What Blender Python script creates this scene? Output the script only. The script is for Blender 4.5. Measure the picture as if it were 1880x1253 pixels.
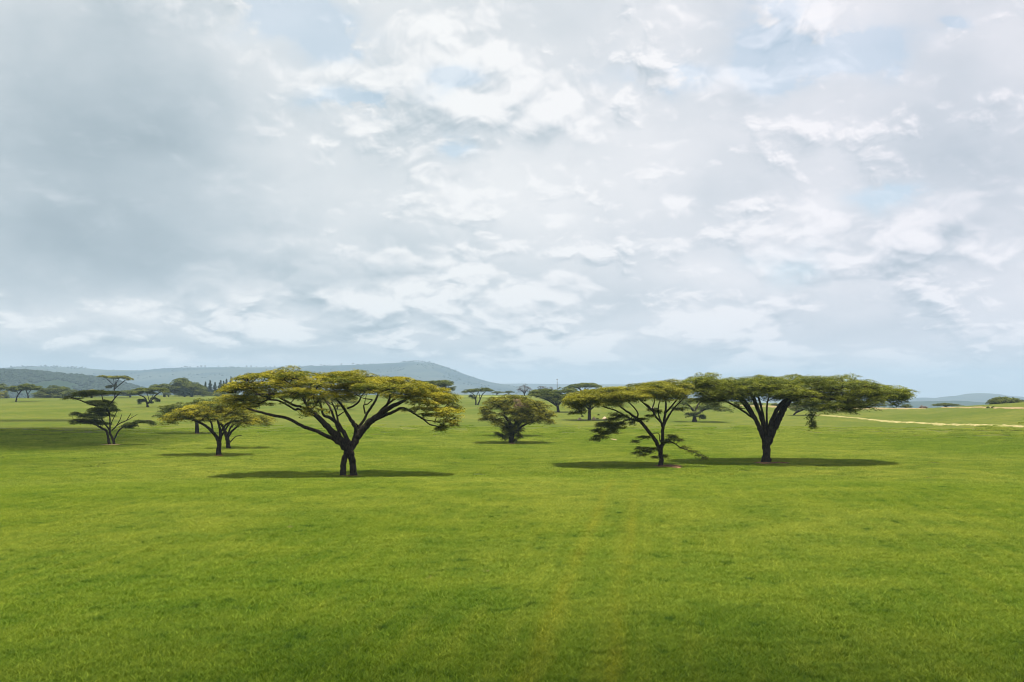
import bpy, math, random
import numpy as np
R = math.radians
for o in list(bpy.data.objects): bpy.data.objects.remove(o)
SC = bpy.context.scene
COL = SC.collection

# ------------------------------------------------------------------ camera
F = 2000.0            # focal length in photo pixels (photo 1880 x 1253)
CAMH = 6.5
PITCH = math.atan(93.5 / F)
cd = bpy.data.cameras.new('camera'); cd.sensor_width = 36; cd.lens = 36 * F / 1880
cd.clip_start = 0.5; cd.clip_end = 60000
cam = bpy.data.objects.new('camera', cd); COL.objects.link(cam)
cam.location = (0, 0, CAMH); cam.rotation_euler = (R(90) + PITCH, 0, 0)
SC.camera = cam
fwd = np.array([0, math.cos(PITCH), math.sin(PITCH)]); upv = np.array([0, -math.sin(PITCH), math.cos(PITCH)])
def ray(px, py):
    d = fwd + np.array([1, 0, 0]) * (px - 940) / F + upv * (626.5 - py) / F
    return d
def at(px, py, Y):
    d = ray(px, py); return np.array([0, 0, CAMH]) + d * (Y / d[1])

# ------------------------------------------------------------------ light
SUN_EL, SUN_AZ = 76.0, 140.0        # azimuth clockwise from +Y; high sun, slightly behind and right of the camera
sl = bpy.data.lights.new('sun', 'SUN'); sl.energy = 5.0; sl.angle = R(0.53); sl.color = (1.0, 0.95, 0.86)
sun = bpy.data.objects.new('sun', sl); COL.objects.link(sun)
sun.rotation_euler = (R(90 - SUN_EL), 0, R(180 - SUN_AZ))
sd = np.array([math.cos(R(SUN_EL)) * math.sin(R(SUN_AZ)), math.cos(R(SUN_EL)) * math.cos(R(SUN_AZ)), math.sin(R(SUN_EL))])
SC.view_settings.view_transform = 'Standard'; SC.view_settings.look = 'None'
SC.view_settings.exposure = 0.56; SC.view_settings.gamma = 1.0
SC.view_settings.use_curve_mapping = False
SC.cycles.max_bounces = 4; SC.cycles.diffuse_bounces = 3; SC.cycles.filter_width = 1.05; SC.cycles.transparent_max_bounces = 12
SC.cycles.volume_bounces = 0
SC.cycles.use_denoising = True; SC.cycles.adaptive_threshold = 0.02

# ------------------------------------------------------------------ node expression helper
class NT:
    def __init__(s, nt): s.nt = nt
    def sock(s, v, i, node):
        if isinstance(v, E): s.nt.links.new(v.s, node.inputs[i])
        elif hasattr(v, 'is_output'): s.nt.links.new(v, node.inputs[i])
        else: node.inputs[i].default_value = v
    def m(s, op, a, b=None, c=None, clamp=False):
        n = s.nt.nodes.new('ShaderNodeMath'); n.operation = op; n.use_clamp = clamp
        s.sock(a, 0, n)
        if b is not None: s.sock(b, 1, n)
        if c is not None: s.sock(c, 2, n)
        return E(s, n.outputs[0])
    def xyz(s, x, y, z):
        n = s.nt.nodes.new('ShaderNodeCombineXYZ')
        for i, v in enumerate((x, y, z)): s.sock(v, i, n)
        return E(s, n.outputs[0])
    def sep(s, v):
        n = s.nt.nodes.new('ShaderNodeSeparateXYZ'); s.sock(v, 0, n)
        return [E(s, o) for o in n.outputs]
    def noise(s, v, scale, detail=4, rough=0.5, dist=0.0, dim='3D', lac=2.0):
        n = s.nt.nodes.new('ShaderNodeTexNoise'); n.noise_dimensions = dim
        s.sock(v, 0, n) if isinstance(v, E) else s.nt.links.new(v, n.inputs['Vector'])
        n.inputs['Scale'].default_value = scale; n.inputs['Detail'].default_value = detail
        n.inputs['Roughness'].default_value = rough; n.inputs['Distortion'].default_value = dist
        n.inputs['Lacunarity'].default_value = lac
        return E(s, n.outputs[0])
    def ss(s, v, a, b, c=0.0, d=1.0):
        n = s.nt.nodes.new('ShaderNodeMapRange'); n.interpolation_type = 'SMOOTHSTEP'
        s.sock(v, 0, n); n.inputs[1].default_value = a; n.inputs[2].default_value = b
        n.inputs[3].default_value = c; n.inputs[4].default_value = d
        return E(s, n.outputs[0])
    def mix(s, f, a, b, mode='MIX'):
        n = s.nt.nodes.new('ShaderNodeMix'); n.data_type = 'RGBA'; n.blend_type = mode
        s.sock(f, 0, n)
        for v, i in ((a, 6), (b, 7)):
            if isinstance(v, (tuple, list)): v = (*v[:3], 1)
            s.sock(v, i, n)
        return E(s, n.outputs[2])
class E:
    def __init__(s, t, so): s.t = t; s.s = so
    def __add__(s, o): return s.t.m('ADD', s, o)
    def __radd__(s, o): return s.t.m('ADD', o, s)
    def __sub__(s, o): return s.t.m('SUBTRACT', s, o)
    def __rsub__(s, o): return s.t.m('SUBTRACT', o, s)
    def __mul__(s, o): return s.t.m('MULTIPLY', s, o)
    def __rmul__(s, o): return s.t.m('MULTIPLY', s, o)
    def __truediv__(s, o): return s.t.m('DIVIDE', s, o)
    def __rtruediv__(s, o): return s.t.m('DIVIDE', o, s)

# ------------------------------------------------------------------ world: Nishita sky behind procedural clouds
W = bpy.data.worlds.new('World'); SC.world = W; W.use_nodes = True
nt = W.node_tree; nt.nodes.clear(); T = NT(nt)
out = nt.nodes.new('ShaderNodeOutputWorld')
sky = nt.nodes.new('ShaderNodeTexSky'); sky.sky_type = 'NISHITA'; sky.sun_disc = False
sky.sun_elevation = R(SUN_EL); sky.sun_rotation = R(SUN_AZ); sky.altitude = 1500; sky.dust_density = 3.0
bg1 = nt.nodes.new('ShaderNodeBackground'); bg1.inputs[1].default_value = 0.14
skc = T.mix(1.0, E(T, sky.outputs[0]), (0.80, 1.06, 0.98), 'MULTIPLY'); nt.links.new(skc.s, bg1.inputs[0])
tc = nt.nodes.new('ShaderNodeTexCoord')
dx, dy, dz = T.sep(E(T, tc.outputs['Generated']))
# Cumulus: billows laid on the cloud layer (flattened towards the horizon), lit from above, grey below
az = T.m('ARCTAN2', dx, dy); el = T.m('ARCSINE', dz)
# the height coordinate stretches near the horizon, where the cloud layer is seen edge-on
elp = T.m('MAXIMUM', el, -0.03)
def P3(off, dv=0.0, da=0.0):
    hh = T.m('LOGARITHM', elp + (0.085 + dv), 2.718)
    return T.xyz(az + da, hh * 0.26 + elp * 0.75, off)
def voro(p, scale, detail, rough, smooth=0.35):
    n = nt.nodes.new('ShaderNodeTexVoronoi'); n.feature = 'F1'; n.voronoi_dimensions = '3D'
    nt.links.new(p.s, n.inputs['Vector']); n.inputs['Scale'].default_value = scale; n.inputs['Detail'].default_value = detail
    n.inputs['Roughness'].default_value = rough; n.inputs['Lacunarity'].default_value = 2.1
    return E(T, n.outputs['Distance'])
def cum(scale, off, dv, da, det, vd):
    p = P3(off, dv, da); a_, b_, c_ = T.sep(p)
    k = 0.45 / scale
    w = T.noise(p, scale * 2.2, 3, 0.5) - 0.5; w2 = T.noise(T.xyz(a_ + 9.0, b_ + 2.0, c_), scale * 2.2, 3, 0.5) - 0.5
    q = T.xyz(a_ + w * k, b_ + w2 * k, c_)
    return T.noise(q, scale, det, 0.5) + (0.5 - voro(q, scale * 3.2, vd, 0.5)) * 0.16
def layer(scale, off, thr, wid, d1, d2, k1, k2):
    n = cum(scale, off, 0.0, 0.0, 5, 3.0); u1 = cum(scale, off, d1, d1 * .2, 3, 1.0); u2 = cum(scale, off, d2, d2 * .3, 5, 3.0)
    al = T.ss(n, thr, thr + wid)
    sh = T.m('MAXIMUM', T.m('MINIMUM', (n - u1) * k1, 0.20), -0.30) + T.m('MAXIMUM', T.m('MINIMUM', (n - u2) * k2, 0.16), -0.12)
    return n, al, sh
wv = T.xyz(dx, dy, dz * 1.6)
wa = T.noise(wv, 7.0, 5, 0.55); wb = T.noise(T.xyz(dx + 5.0, dy, dz * 1.6), 9.0, 5, 0.55)
azw = az + (wa - 0.5) * 0.16; elw = el + (wb - 0.5) * 0.085
def blob(px, py, wx, wy):
    d = ray(px, py); d = d / np.linalg.norm(d)
    a0 = math.atan2(d[0], d[1]); e0 = math.asin(d[2])
    u = (azw - a0) * (F / wx); v = (elw - e0) * (F / wy)
    return T.m('EXPONENT', (u * u + v * v) * -1.0)
masses = [  # px, py, wx, wy, strength  : the large masses of this sky
 (260, 190, 260, 240, -.40), (360, 480, 330, 70, -.34), (60, 350, 230, 210, -.22), (250, 330, 190, 160, -.14),
 (1770, 300, 190, 110, -.26), (1800, 420, 170, 60, -.10), (510, 405, 120, 28, -.20), (650, 515, 190, 22, -.20),
 (1130, 545, 150, 32, -.20), (1400, 575, 170, 14, -.24), (1500, 480, 120, 60, -.14), (1740, 610, 260, 22, -.14),
 (560, 640, 330, 13, -.30), (150, 645, 240, 26, -.20), (900, 600, 170, 18, -.14), (1000, 190, 80, 60, -.08),
 (500, 90, 110, 120, .12), (600, 250, 160, 110, .10), (890, 330, 110, 70, .20), (1180, 280, 260, 150, .10),
 (1300, 510, 130, 45, .24), (1520, 385, 70, 30, .22), (1660, 170, 190, 100, .10), (300, 570, 260, 26, .24),
 (640, 590, 150, 24, .20), (450, 440, 130, 26, .18), (1010, 590, 120, 18, .12), (360, 662, 110, 7, .26), (20, 580, 90, 26, .16),
 (1600, 690, 300, 14, .16), (1150, 640, 200, 16, .12)]
B = None
for px, py, wx, wy, st in masses:
    b = blob(px, py, wx, wy) * st
    B = b if B is None else B + b
fine = T.noise(T.xyz(dx, dy, dz * 1.7), 20.0, 6, 0.6)
crisp = T.ss(T.noise(wv, 3.3, 2, 0.5) - B * 0.0, 0.40, 0.60)
soft = T.noise(P3(5.0), 6.0, 4, 0.5)
lowf0 = T.ss(el, 0.02, 0.14, 1.0, 0.0)
nA, aA, hA = layer(5.8, 2.7, 0.41, 0.18, 0.040, 0.008, 3.0, 2.0)
nB, aB, hB = layer(11.5, 4.1, 0.420, 0.22, 0.017, 0.0040, 2.7, 2.0)
veil = 0.63 + (soft - 0.5) * 0.5
lk = T.ss(B, -0.30, -0.05, 0.30, 1.0) * (1.0 + lowf0 * 0.5)
va = veil * (1.0 - aA * lk) + (0.785 + hA) * aA * lk
mB = aB * T.ss(nA, 0.62, 0.42, 0.25, 0.95) * T.ss(B, -0.34, -0.06, 0.12, 1.0)
val = va * (1.0 - mB) + (0.765 + hB * (0.9 + lowf0 * 0.5) + (va - 0.76) * 0.5) * mB + (fine - 0.5) * 0.10 + B * 0.54
val = (val - 0.73) * 1.30 + 0.755
s0 = nA
cr = nt.nodes.new('ShaderNodeValToRGB'); nt.links.new(val.s, cr.inputs[0])
ce = cr.color_ramp; ce.interpolation = 'B_SPLINE'
ce.elements[0].position = 0.0; ce.elements[0].color = (0.30, 0.375, 0.42, 1)
ce.elements[1].position = 1.0; ce.elements[1].color = (0.90, 0.905, 0.90, 1)
for p, c in ((.25, (.42, .50, .55, 1)), (.50, (.60, .655, .69, 1)), (.74, (.765, .785, .80, 1))):
    e = ce.elements.new(p); e.color = c
ccol = E(T, cr.outputs[0])
warm = T.ss(az, -0.15, 0.42)           # the right of the sky is slightly more purple
ccol = T.mix(warm, ccol, T.mix(1.0, ccol, (1.02, 0.985, 1.03), 'MULTIPLY'))
lowf = T.ss(el, -0.01, 0.05, 1.0, 0.0)
ccol = T.mix(lowf * 0.45, ccol, (0.60, 0.71, 0.77))
ccol = T.mix(T.ss(el, -0.03, -0.002, 1.0, 0.0), ccol, (0.60, 0.70, 0.76))
hi = T.ss(el, 0.42, 0.9, 1.0, 0.60)    # unseen upper sky dimmed to cut fill light and raise contrast
ccol = T.mix(1.0, ccol, T.xyz(hi, hi, hi), 'MULTIPLY')
bg2 = nt.nodes.new('ShaderNodeBackground'); bg2.inputs[1].default_value = 0.745
nt.links.new(ccol.s, bg2.inputs[0])
# gaps of blue
G = None
for px, py, wx, wy, st in [(1540, 110, 80, 26, .9), (1425, 75, 50, 50, .8), (1230, 120, 80, 30, .45), (550, 30, 70, 40, .8),
                          (630, 172, 70, 18, .8), (830, 150, 50, 26, .6), (1650, 370, 50, 22, .4), (1725, 50, 18, 12, .6), (850, 275, 30, 20, .35),
                          (1450, 500, 50, 30, .15)]:
    b = blob(px, py, wx, wy) * st
    G = b if G is None else G + b
gap = T.m('MULTIPLY', G, T.ss(fine * 0.5 + nB * 0.5, 0.44, 0.56, 1.2, 0.0), clamp=True)
gap = T.m('MINIMUM', gap, 0.26)
ms = nt.nodes.new('ShaderNodeMixShader'); nt.links.new(gap.s, ms.inputs[0])
nt.links.new(bg2.outputs[0], ms.inputs[1]); nt.links.new(bg1.outputs[0], ms.inputs[2])
nt.links.new(ms.outputs[0], out.inputs[0])
W.cycles.sampling_method = 'MANUAL'; W.cycles.sample_map_resolution = 512

# ------------------------------------------------------------------ small helpers
def tag(o, label=None, cat=None, group=None, kind=None):
    if label: o['label'] = label
    if cat: o['category'] = cat
    if group: o['group'] = group
    if kind: o['kind'] = kind
    return o
def mat(name, rough=0.8):
    m = bpy.data.materials.new(name); m.use_nodes = True
    b = m.node_tree.nodes['Principled BSDF']; b.inputs['Roughness'].default_value = rough
    b.inputs['Specular IOR Level'].default_value = 0.25
    return m, NT(m.node_tree), b
def mesh_obj(name, V, Fc, material, parent=None, smooth=False, attr=None):
    """Fc: int array (n,3) or (n,4), or list of such arrays"""
    me = bpy.data.meshes.new(name)
    if not isinstance(Fc, (list, tuple)) or isinstance(Fc[0][0], (int, np.integer)): Fc = [Fc]
    Fc = [np.asarray(f, dtype=np.int32) for f in Fc if len(f)]
    me.vertices.add(len(V)); me.vertices.foreach_set('co', np.asarray(V, dtype=np.float32).ravel())
    tot = sum(f.size for f in Fc); me.loops.add(tot)
    me.loops.foreach_set('vertex_index', np.concatenate([f.ravel() for f in Fc]))
    npoly = sum(len(f) for f in Fc); me.polygons.add(npoly)
    ls = np.concatenate([np.full(len(f), f.shape[1], dtype=np.int32) for f in Fc])
    me.polygons.foreach_set('loop_start', np.concatenate([[0], np.cumsum(ls)[:-1]]).astype(np.int32))
    me.polygons.foreach_set('loop_total', ls)
    if smooth: me.polygons.foreach_set('use_smooth', np.ones(npoly, dtype=bool))
    me.update(calc_edges=True)
    if attr is not None:
        a = me.attributes.new('tint', 'FLOAT', 'FACE'); a.data.foreach_set('value', np.asarray(attr, dtype=np.float32))
    me.materials.append(material)
    o = bpy.data.objects.new(name, me); COL.objects.link(o)
    if parent is not None: o.parent = parent
    return o
def sstep(t): t = np.clip(t, 0, 1); return t * t * (3 - 2 * t)
def hash2(ix, iy, seed):
    h = (ix.astype(np.int64) * 374761393 + iy.astype(np.int64) * 668265263 + seed * 1442695041) & 0x7fffffff
    h = ((h ^ (h >> 13)) * 1274126177) & 0x7fffffff
    return ((h ^ (h >> 16)) & 0xffff) / 65535.0
def vnoise(x, y, seed=0):
    ix, iy = np.floor(x), np.floor(y); fx, fy = sstep(x - ix), sstep(y - iy)
    a = hash2(ix, iy, seed); b = hash2(ix + 1, iy, seed); c = hash2(ix, iy + 1, seed); d = hash2(ix + 1, iy + 1, seed)
    return (a * (1 - fx) + b * fx) * (1 - fy) + (c * (1 - fx) + d * fx) * fy - 0.5
def fbm(x, y, seed=0, oct=5):
    s = 0; a = 1.0
    for k in range(oct): s = s + a * vnoise(x, y, seed + k); x = x * 2.03 + 11.3; y = y * 2.03 + 5.7; a *= .5
    return s

# ------------------------------------------------------------------ terrain height (depth below the eye as a function of distance and azimuth)
KD = np.array([0, 60, 74, 84, 90, 95, 100, 106, 116, 140, 172, 3000.])
KH = np.array([6.5, 6.5, 6.60, 6.85, 7.2, 7.62, 7.93, 8.07, 8.12, 8.2, 8.25, 8.25])
AZ = (np.array([-3000, -600, 0, 300, 860, 1000, 1250, 1450, 1600, 1700, 1780, 1880, 2200, 3500]) - 940) / F
CE = np.array([733, 733, 731, 726, 725, 726, 733, 743, 749, 750.5, 745, 738, 735, 733.]) - 720
CD = np.array([700, 700, 800, 900, 950, 900, 700, 560, 480, 460, 420, 380, 380, 500.])
_kd = np.linspace(0, 300, 3001); _kh = np.interp(_kd, KD, KH)
_kh = np.convolve(np.pad(_kh, 40, mode='edge'), np.ones(81) / 81, mode='valid')
def gz(x, y):
    x = np.asarray(x, float); y = np.asarray(y, float)
    d = np.hypot(x, y); ang = np.where(y > 1, x / np.maximum(y, 1), np.sign(x) * 1.4)
    ang = np.clip(ang, -1.45, 1.25)
    h0 = np.interp(d, _kd, _kh)
    dc = np.interp(ang, AZ, CD); hc = np.interp(ang, AZ, CE) * dc / F
    h = h0 * (1 - sstep((d - 150) / (dc - 150))) + hc * sstep((d - 150) / (dc - 150))
    v = sstep((d - dc) / 1500) * (70 - hc)
    h = h + v
    return CAMH - h + 0.05 * fbm(x / 14, y / 14, 3, 3) * np.clip(d / 40, 0, 1)
def ground_at(px, py, dfix=None):
    if dfix is None:
        Y = np.arange(15, 940, 0.25)
        d = ray(px, py); P = np.array([0, 0, CAMH])[None] + d[None] * (Y / d[1])[:, None]
        below = P[:, 2] <= gz(P[:, 0], P[:, 1])
        i = np.argmax(below) if below.any() else None
        if i is not None and i > 0: return P[i] * [1, 1, 0] + [0, 0, float(gz(P[i, 0], P[i, 1]))]
        print('NO GROUND HIT', px, py); dfix = 800
    P = at(px, py, dfix)
    return np.array([P[0], P[1], float(gz(P[0], P[1]))])

# ------------------------------------------------------------------ grass colours shared by the ground sheet and the blades (world-space growth patterns and painted foreground shade)
def field_tint(T):
    g = T.nt.nodes.new('ShaderNodeNewGeometry'); x, y, z = T.sep(E(T, g.outputs['Position']))
    p = T.xyz(x, y, 0.0)
    big = T.noise(T.xyz(x * 1.0, y * 0.6, 0.0), 0.035, 4, 0.55)
    mid = T.noise(p, 0.25, 4, 0.6)
    clump = T.noise(p, 1.3, 3, 0.6)
    c = T.mix(T.ss(big, .35, .65), (.245, .325, .020), (.350, .395, .040))
    c = T.mix(T.ss(mid, .30, .70) , T.mix(1.0, c, (.66, .80, .7), 'MULTIPLY'), c)
    c = T.mix(T.ss(y, 70.0, 22.0) * .6, c, T.mix(1.0, c, (.62, .80, .55), 'MULTIPLY'))   # near slope painted darker and greener, standing in for foreground shade
    # darker tufts of taller grass
    c = T.mix(T.ss(clump, .56, .69) * T.ss(mid, .58, .43) * .85, c, (.045, .115, .008))
    # wheel tracks of yellower grass, running away from the camera
    t = x - y * 0.125
    wob = (T.noise(p, 0.08, 2, .5) - .5) * 0.9
    t = t + wob
    fade = T.ss(T.noise(p, 0.11, 3, .6), .25, .65) * T.ss(y, 100.0, 80.0)
    for c0, s in ((-2.8, .5), (-.9, .5)):
        u = (t - c0) * 3.6
        c = T.mix(T.m('EXPONENT', u * u * -1.0) * fade * s, c, (.37, .37, .025))
    rows = T.m('SINE', t * 5.2 + T.noise(T.xyz(x - y * .12, y * .15, 0.0), .35, 2, .5) * 5.0)
    c = T.mix(T.ss(rows, .0, 1.0) * T.ss(y, 120.0, 90.0) * T.ss(T.noise(p, .06, 3, .6), .35, .65) * .22, c, (.40, .43, .04))
    # bare earth scars
    sc = T.ss(T.noise(p, 0.8, 3, .55), .72, .76)
    c = T.mix(sc * .8, c, (.34, .25, .10))
    return c
def grass_mat(name, blade):
    m, T, b = mat(name, .55 if blade else .85)
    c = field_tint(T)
    if blade:
        oi = T.nt.nodes.new('ShaderNodeAttribute'); oi.attribute_name = 'tint'
        tv = E(T, oi.outputs['Fac'])
        c = T.mix(T.m('MULTIPLY', tv, 0.8, clamp=True), T.mix(1.0, c, (.42, .55, .35), 'MULTIPLY'), T.mix(1.0, c, (2.05, 1.75, 2.8), 'MULTIPLY'))
        T.nt.links.new(c.s, b.inputs['Base Color']); b.inputs['Specular IOR Level'].default_value = .12
        tr = T.nt.nodes.new('ShaderNodeBsdfTranslucent'); T.nt.links.new(c.s, tr.inputs[0])
        ms = T.nt.nodes.new('ShaderNodeMixShader'); ms.inputs[0].default_value = .48
        T.nt.links.new(b.outputs[0], ms.inputs[1]); T.nt.links.new(tr.outputs[0], ms.inputs[2])
        T.nt.links.new(ms.outputs[0], T.nt.nodes['Material Output'].inputs[0])
    else:
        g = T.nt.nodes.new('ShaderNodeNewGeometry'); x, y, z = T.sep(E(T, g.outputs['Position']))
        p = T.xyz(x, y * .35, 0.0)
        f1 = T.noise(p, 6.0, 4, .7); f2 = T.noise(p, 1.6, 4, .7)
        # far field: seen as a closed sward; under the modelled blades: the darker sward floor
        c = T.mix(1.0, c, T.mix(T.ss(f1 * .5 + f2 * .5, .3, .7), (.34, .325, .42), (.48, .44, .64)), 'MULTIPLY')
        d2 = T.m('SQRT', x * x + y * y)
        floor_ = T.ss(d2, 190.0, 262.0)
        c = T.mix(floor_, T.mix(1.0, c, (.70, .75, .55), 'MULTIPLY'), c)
        # beyond the crest: valley farmland and woods
        v = T.noise(T.xyz(x, y * .5, 0.0), .0035, 5, .6)
        far = T.ss(d2, 1100.0, 1500.0)
        c = T.mix(far, c, T.mix(T.ss(v, .42, .58), (.035, .055, .025), (.14, .15, .07)))
        T.nt.links.new(c.s, b.inputs['Base Color']); b.inputs['Specular IOR Level'].default_value = .05
        bp = T.nt.nodes.new('ShaderNodeBump'); bp.inputs['Strength'].default_value = .5; bp.inputs['Distance'].default_value = .12
        T.nt.links.new(f1.s, bp.inputs['Height']); T.nt.links.new(bp.outputs[0], b.inputs['Normal'])
    return m
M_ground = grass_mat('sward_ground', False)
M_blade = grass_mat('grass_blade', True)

# ground: one sheet in rings around the viewpoint out to the horizon
rr = np.concatenate([np.linspace(0.5, 200, 220), np.geomspace(202, 11000, 190)])
aa = np.concatenate([np.linspace(-math.pi, -.62, 60, endpoint=False), np.linspace(-.62, .62, 420), np.linspace(.62, math.pi, 60, endpoint=False)[1:]])
A, Rr = np.meshgrid(aa, rr); X, Y = Rr * np.sin(A), Rr * np.cos(A); Z = gz(X, Y)
nr, na = A.shape
V = np.stack([X, Y, Z], -1).reshape(-1, 3); V = np.concatenate([V, [[0, 0, 0.]]])
i, j = np.meshgrid(np.arange(nr - 1), np.arange(na), indexing='ij'); j2 = (j + 1) % na
Q = np.stack([i * na + j, i * na + j2, (i + 1) * na + j2, (i + 1) * na + j], -1).reshape(-1, 4)[:, ::-1]
jj = np.arange(na); C = np.stack([np.full(na, len(V) - 1), jj, (jj + 1) % na], -1)[:, ::-1]
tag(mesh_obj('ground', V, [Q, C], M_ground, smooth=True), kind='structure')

# grass: clumps of modelled blades scattered by geometry nodes
def blade_patch(name, size, n, hgt, wid, seed):
    r = np.random.RandomState(seed)
    x, y = r.uniform(-size / 2, size / 2, (2, n))
    cl = fbm(x * 3 + seed * 7, y * 3, seed, 3)
    h = hgt * (0.75 + 0.5 * r.rand(n) + 0.7 * cl); h = np.clip(h, hgt * .3, hgt * 1.7)
    a = r.uniform(0, 2 * math.pi, n); b = r.uniform(0, 2 * math.pi, n)
    lean = h * r.uniform(.45, 1.6, n)
    w = wid * r.uniform(.6, 1.3, n)
    wx, wy = np.cos(a) * w / 2, np.sin(a) * w / 2; lx, ly = np.cos(b) * lean, np.sin(b) * lean
    P = np.stack([np.stack([x - wx, y - wy, 0 * h - .03], -1), np.stack([x + wx, y + wy, 0 * h - .03], -1),
                  np.stack([x + wx * .8 + lx * .35, y + wy * .8 + ly * .35, h * .6], -1), np.stack([x - wx * .8 + lx * .35, y - wy * .8 + ly * .35, h * .6], -1),
                  np.stack([x + lx, y + ly, h * .95], -1)], 1).reshape(-1, 3)
    k = np.arange(n)[:, None] * 5
    tint = np.where(r.rand(n) < .16, r.uniform(.8, 1.25, n), r.uniform(0, .7, n))
    return P, (k + [0, 1, 2, 3]), (k + [3, 2, 4]), np.concatenate([tint, tint])
def scatter(name, d0, d1, step, variants, seed, margin):
    coll = bpy.data.collections.new(name + '_variants')
    for v in variants:
        P, q, t, ti = blade_patch('grass_patch', *v)
        o = mesh_obj('grass_patch', P, [q, t], M_blade, attr=ti); COL.objects.unlink(o); coll.objects.link(o)
    r = np.random.RandomState(seed)
    gx, gy = np.meshgrid(np.arange(-.53 * d1 - margin, .53 * d1 + margin, step), np.arange(d0 * .8, d1, step))
    gx = gx.ravel() + r.uniform(-.5, .5, gx.size) * step; gy = gy.ravel() + r.uniform(-.5, .5, gy.size) * step
    d = np.hypot(gx, gy); ok = (np.abs(gx) < .50 * gy + margin) & (d >= d0) & (d < d1 + r.uniform(-.04 if d1 < 150 else -.3, 0, d.size) * d1)
    gx, gy = gx[ok], gy[ok]
    print(name, len(gx), 'instances')
    P = np.stack([gx, gy, gz(gx, gy)], -1)
    me = bpy.data.meshes.new(name); me.vertices.add(len(P)); me.vertices.foreach_set('co', P.astype(np.float32).ravel()); me.update()
    o = bpy.data.objects.new('grass', me); COL.objects.link(o); me.materials.append(M_blade)
    ng = bpy.data.node_groups.new(name, 'GeometryNodeTree')
    ng.interface.new_socket('Geometry', in_out='INPUT', socket_type='NodeSocketGeometry')
    ng.interface.new_socket('Geometry', in_out='OUTPUT', socket_type='NodeSocketGeometry')
    gi, go = ng.nodes.new('NodeGroupInput'), ng.nodes.new('NodeGroupOutput')
    ci = ng.nodes.new('GeometryNodeCollectionInfo'); ci.inputs['Collection'].default_value = coll
    ci.inputs['Separate Children'].default_value = True; ci.inputs['Reset Children'].default_value = True
    ip = ng.nodes.new('GeometryNodeInstanceOnPoints'); ip.inputs['Pick Instance'].default_value = True
    rv = ng.nodes.new('FunctionNodeRandomValue'); rv.data_type = 'FLOAT_VECTOR'; rv.inputs[0].default_value = (0, 0, 0); rv.inputs[1].default_value = (0, 0, 6.283)
    rs = ng.nodes.new('FunctionNodeRandomValue'); rs.data_type = 'FLOAT'; rs.inputs[2].default_value = .9; rs.inputs[3].default_value = 1.25; rs.inputs['Seed'].default_value = 4
    ng.links.new(gi.outputs[0], ip.inputs['Points']); ng.links.new(ci.outputs[0], ip.inputs['Instance'])
    ng.links.new(rv.outputs[0], ip.inputs['Rotation']); ng.links.new(rs.outputs[1], ip.inputs['Scale'])
    ng.links.new(ip.outputs[0], go.inputs[0])
    md = o.modifiers.new('scatter', 'NODES'); md.node_group = ng
    return o
g1 = scatter('near_grass', 17, 100, 0.95, [(1.45, 1300, .125, .021, s) for s in range(6)], 1, 6)
tag(g1, 'short bright green grass covering the near slope', 'grass', kind='stuff')
g2 = scatter('far_grass', 96, 265, 2.7, [(3.4, 3400, .13, .034, s + 20) for s in range(5)], 2, 10)
tag(g2, 'short green grass around and beyond the nearest trees', 'grass', kind='stuff')

# ------------------------------------------------------------------ hills
def hill(name, sky_px, D, front, back, zbase, material, seed, amp, ncol=420, nrow=60):
    px = np.array([p[0] for p in sky_px], float); py = np.array([p[1] for p in sky_px], float)
    cx = np.linspace(px[0], px[-1], ncol)
    cy = np.interp(cx, px, py); k = 7; cy = np.convolve(np.pad(cy, k // 2, mode='edge'), np.ones(k) / k, mode='valid')
    base = np.array([at(a, b, D) for a, b in zip(cx, cy)])
    tt = np.concatenate([np.linspace(-1, 0, nrow, endpoint=False), np.linspace(0, 1, nrow // 3)])
    X = []; Z = []; Yy = []
    for t in tt:
        y = D + (t * front if t < 0 else t * back); s = sstep(1 - abs(t)) if t < 0 else sstep(1 - t)
        x = base[:, 0]
        z = zbase + (base[:, 2] - zbase) * s + amp * fbm(x / (front * .22), np.full_like(x, y / (front * .3)), seed, 5) * min(1, abs(t) * 3) * s
        X.append(x); Z.append(z); Yy.append(np.full_like(x, y))
    V = np.stack([np.array(X), np.array(Yy), np.array(Z)], -1).reshape(-1, 3)
    i, j = np.meshgrid(np.arange(len(tt) - 1), np.arange(ncol - 1), indexing='ij')
    Q = np.stack([i * ncol + j, i * ncol + j + 1, (i + 1) * ncol + j + 1, (i + 1) * ncol + j], -1).reshape(-1, 4)
    o = mesh_obj(name, V, Q, material, smooth=True); tag(o, kind='structure')
    return base, V.reshape(len(tt), ncol, 3)
def hill_mat(name, c1, c2, sc, lo=.45, hi=.55):
    m, T, b = mat(name, .9)
    g = T.nt.nodes.new('ShaderNodeNewGeometry'); x, y, z = T.sep(E(T, g.outputs['Position']))
    v = T.noise(T.xyz(x, y * .6, z * 4.0), sc, 6, .62, .4)
    w = T.noise(T.xyz(x, y * .6, z * 2.0), sc * 9, 4, .7)
    c = T.mix(T.ss(v * .8 + w * .2, lo, hi), c1, c2)
    T.nt.links.new(c.s, b.inputs['Base Color']); b.inputs['Specular IOR Level'].default_value = 0.0
    return m
M_hill1 = hill_mat('hill_far', (.018, .036, .034), (.06, .075, .055), .0011)
M_hill2 = hill_mat('hill_near', (.022, .040, .022), (.034, .052, .026), .004)
M_hill3 = hill_mat('hill_blue', (.03, .045, .03), (.06, .07, .045), .002)
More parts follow.
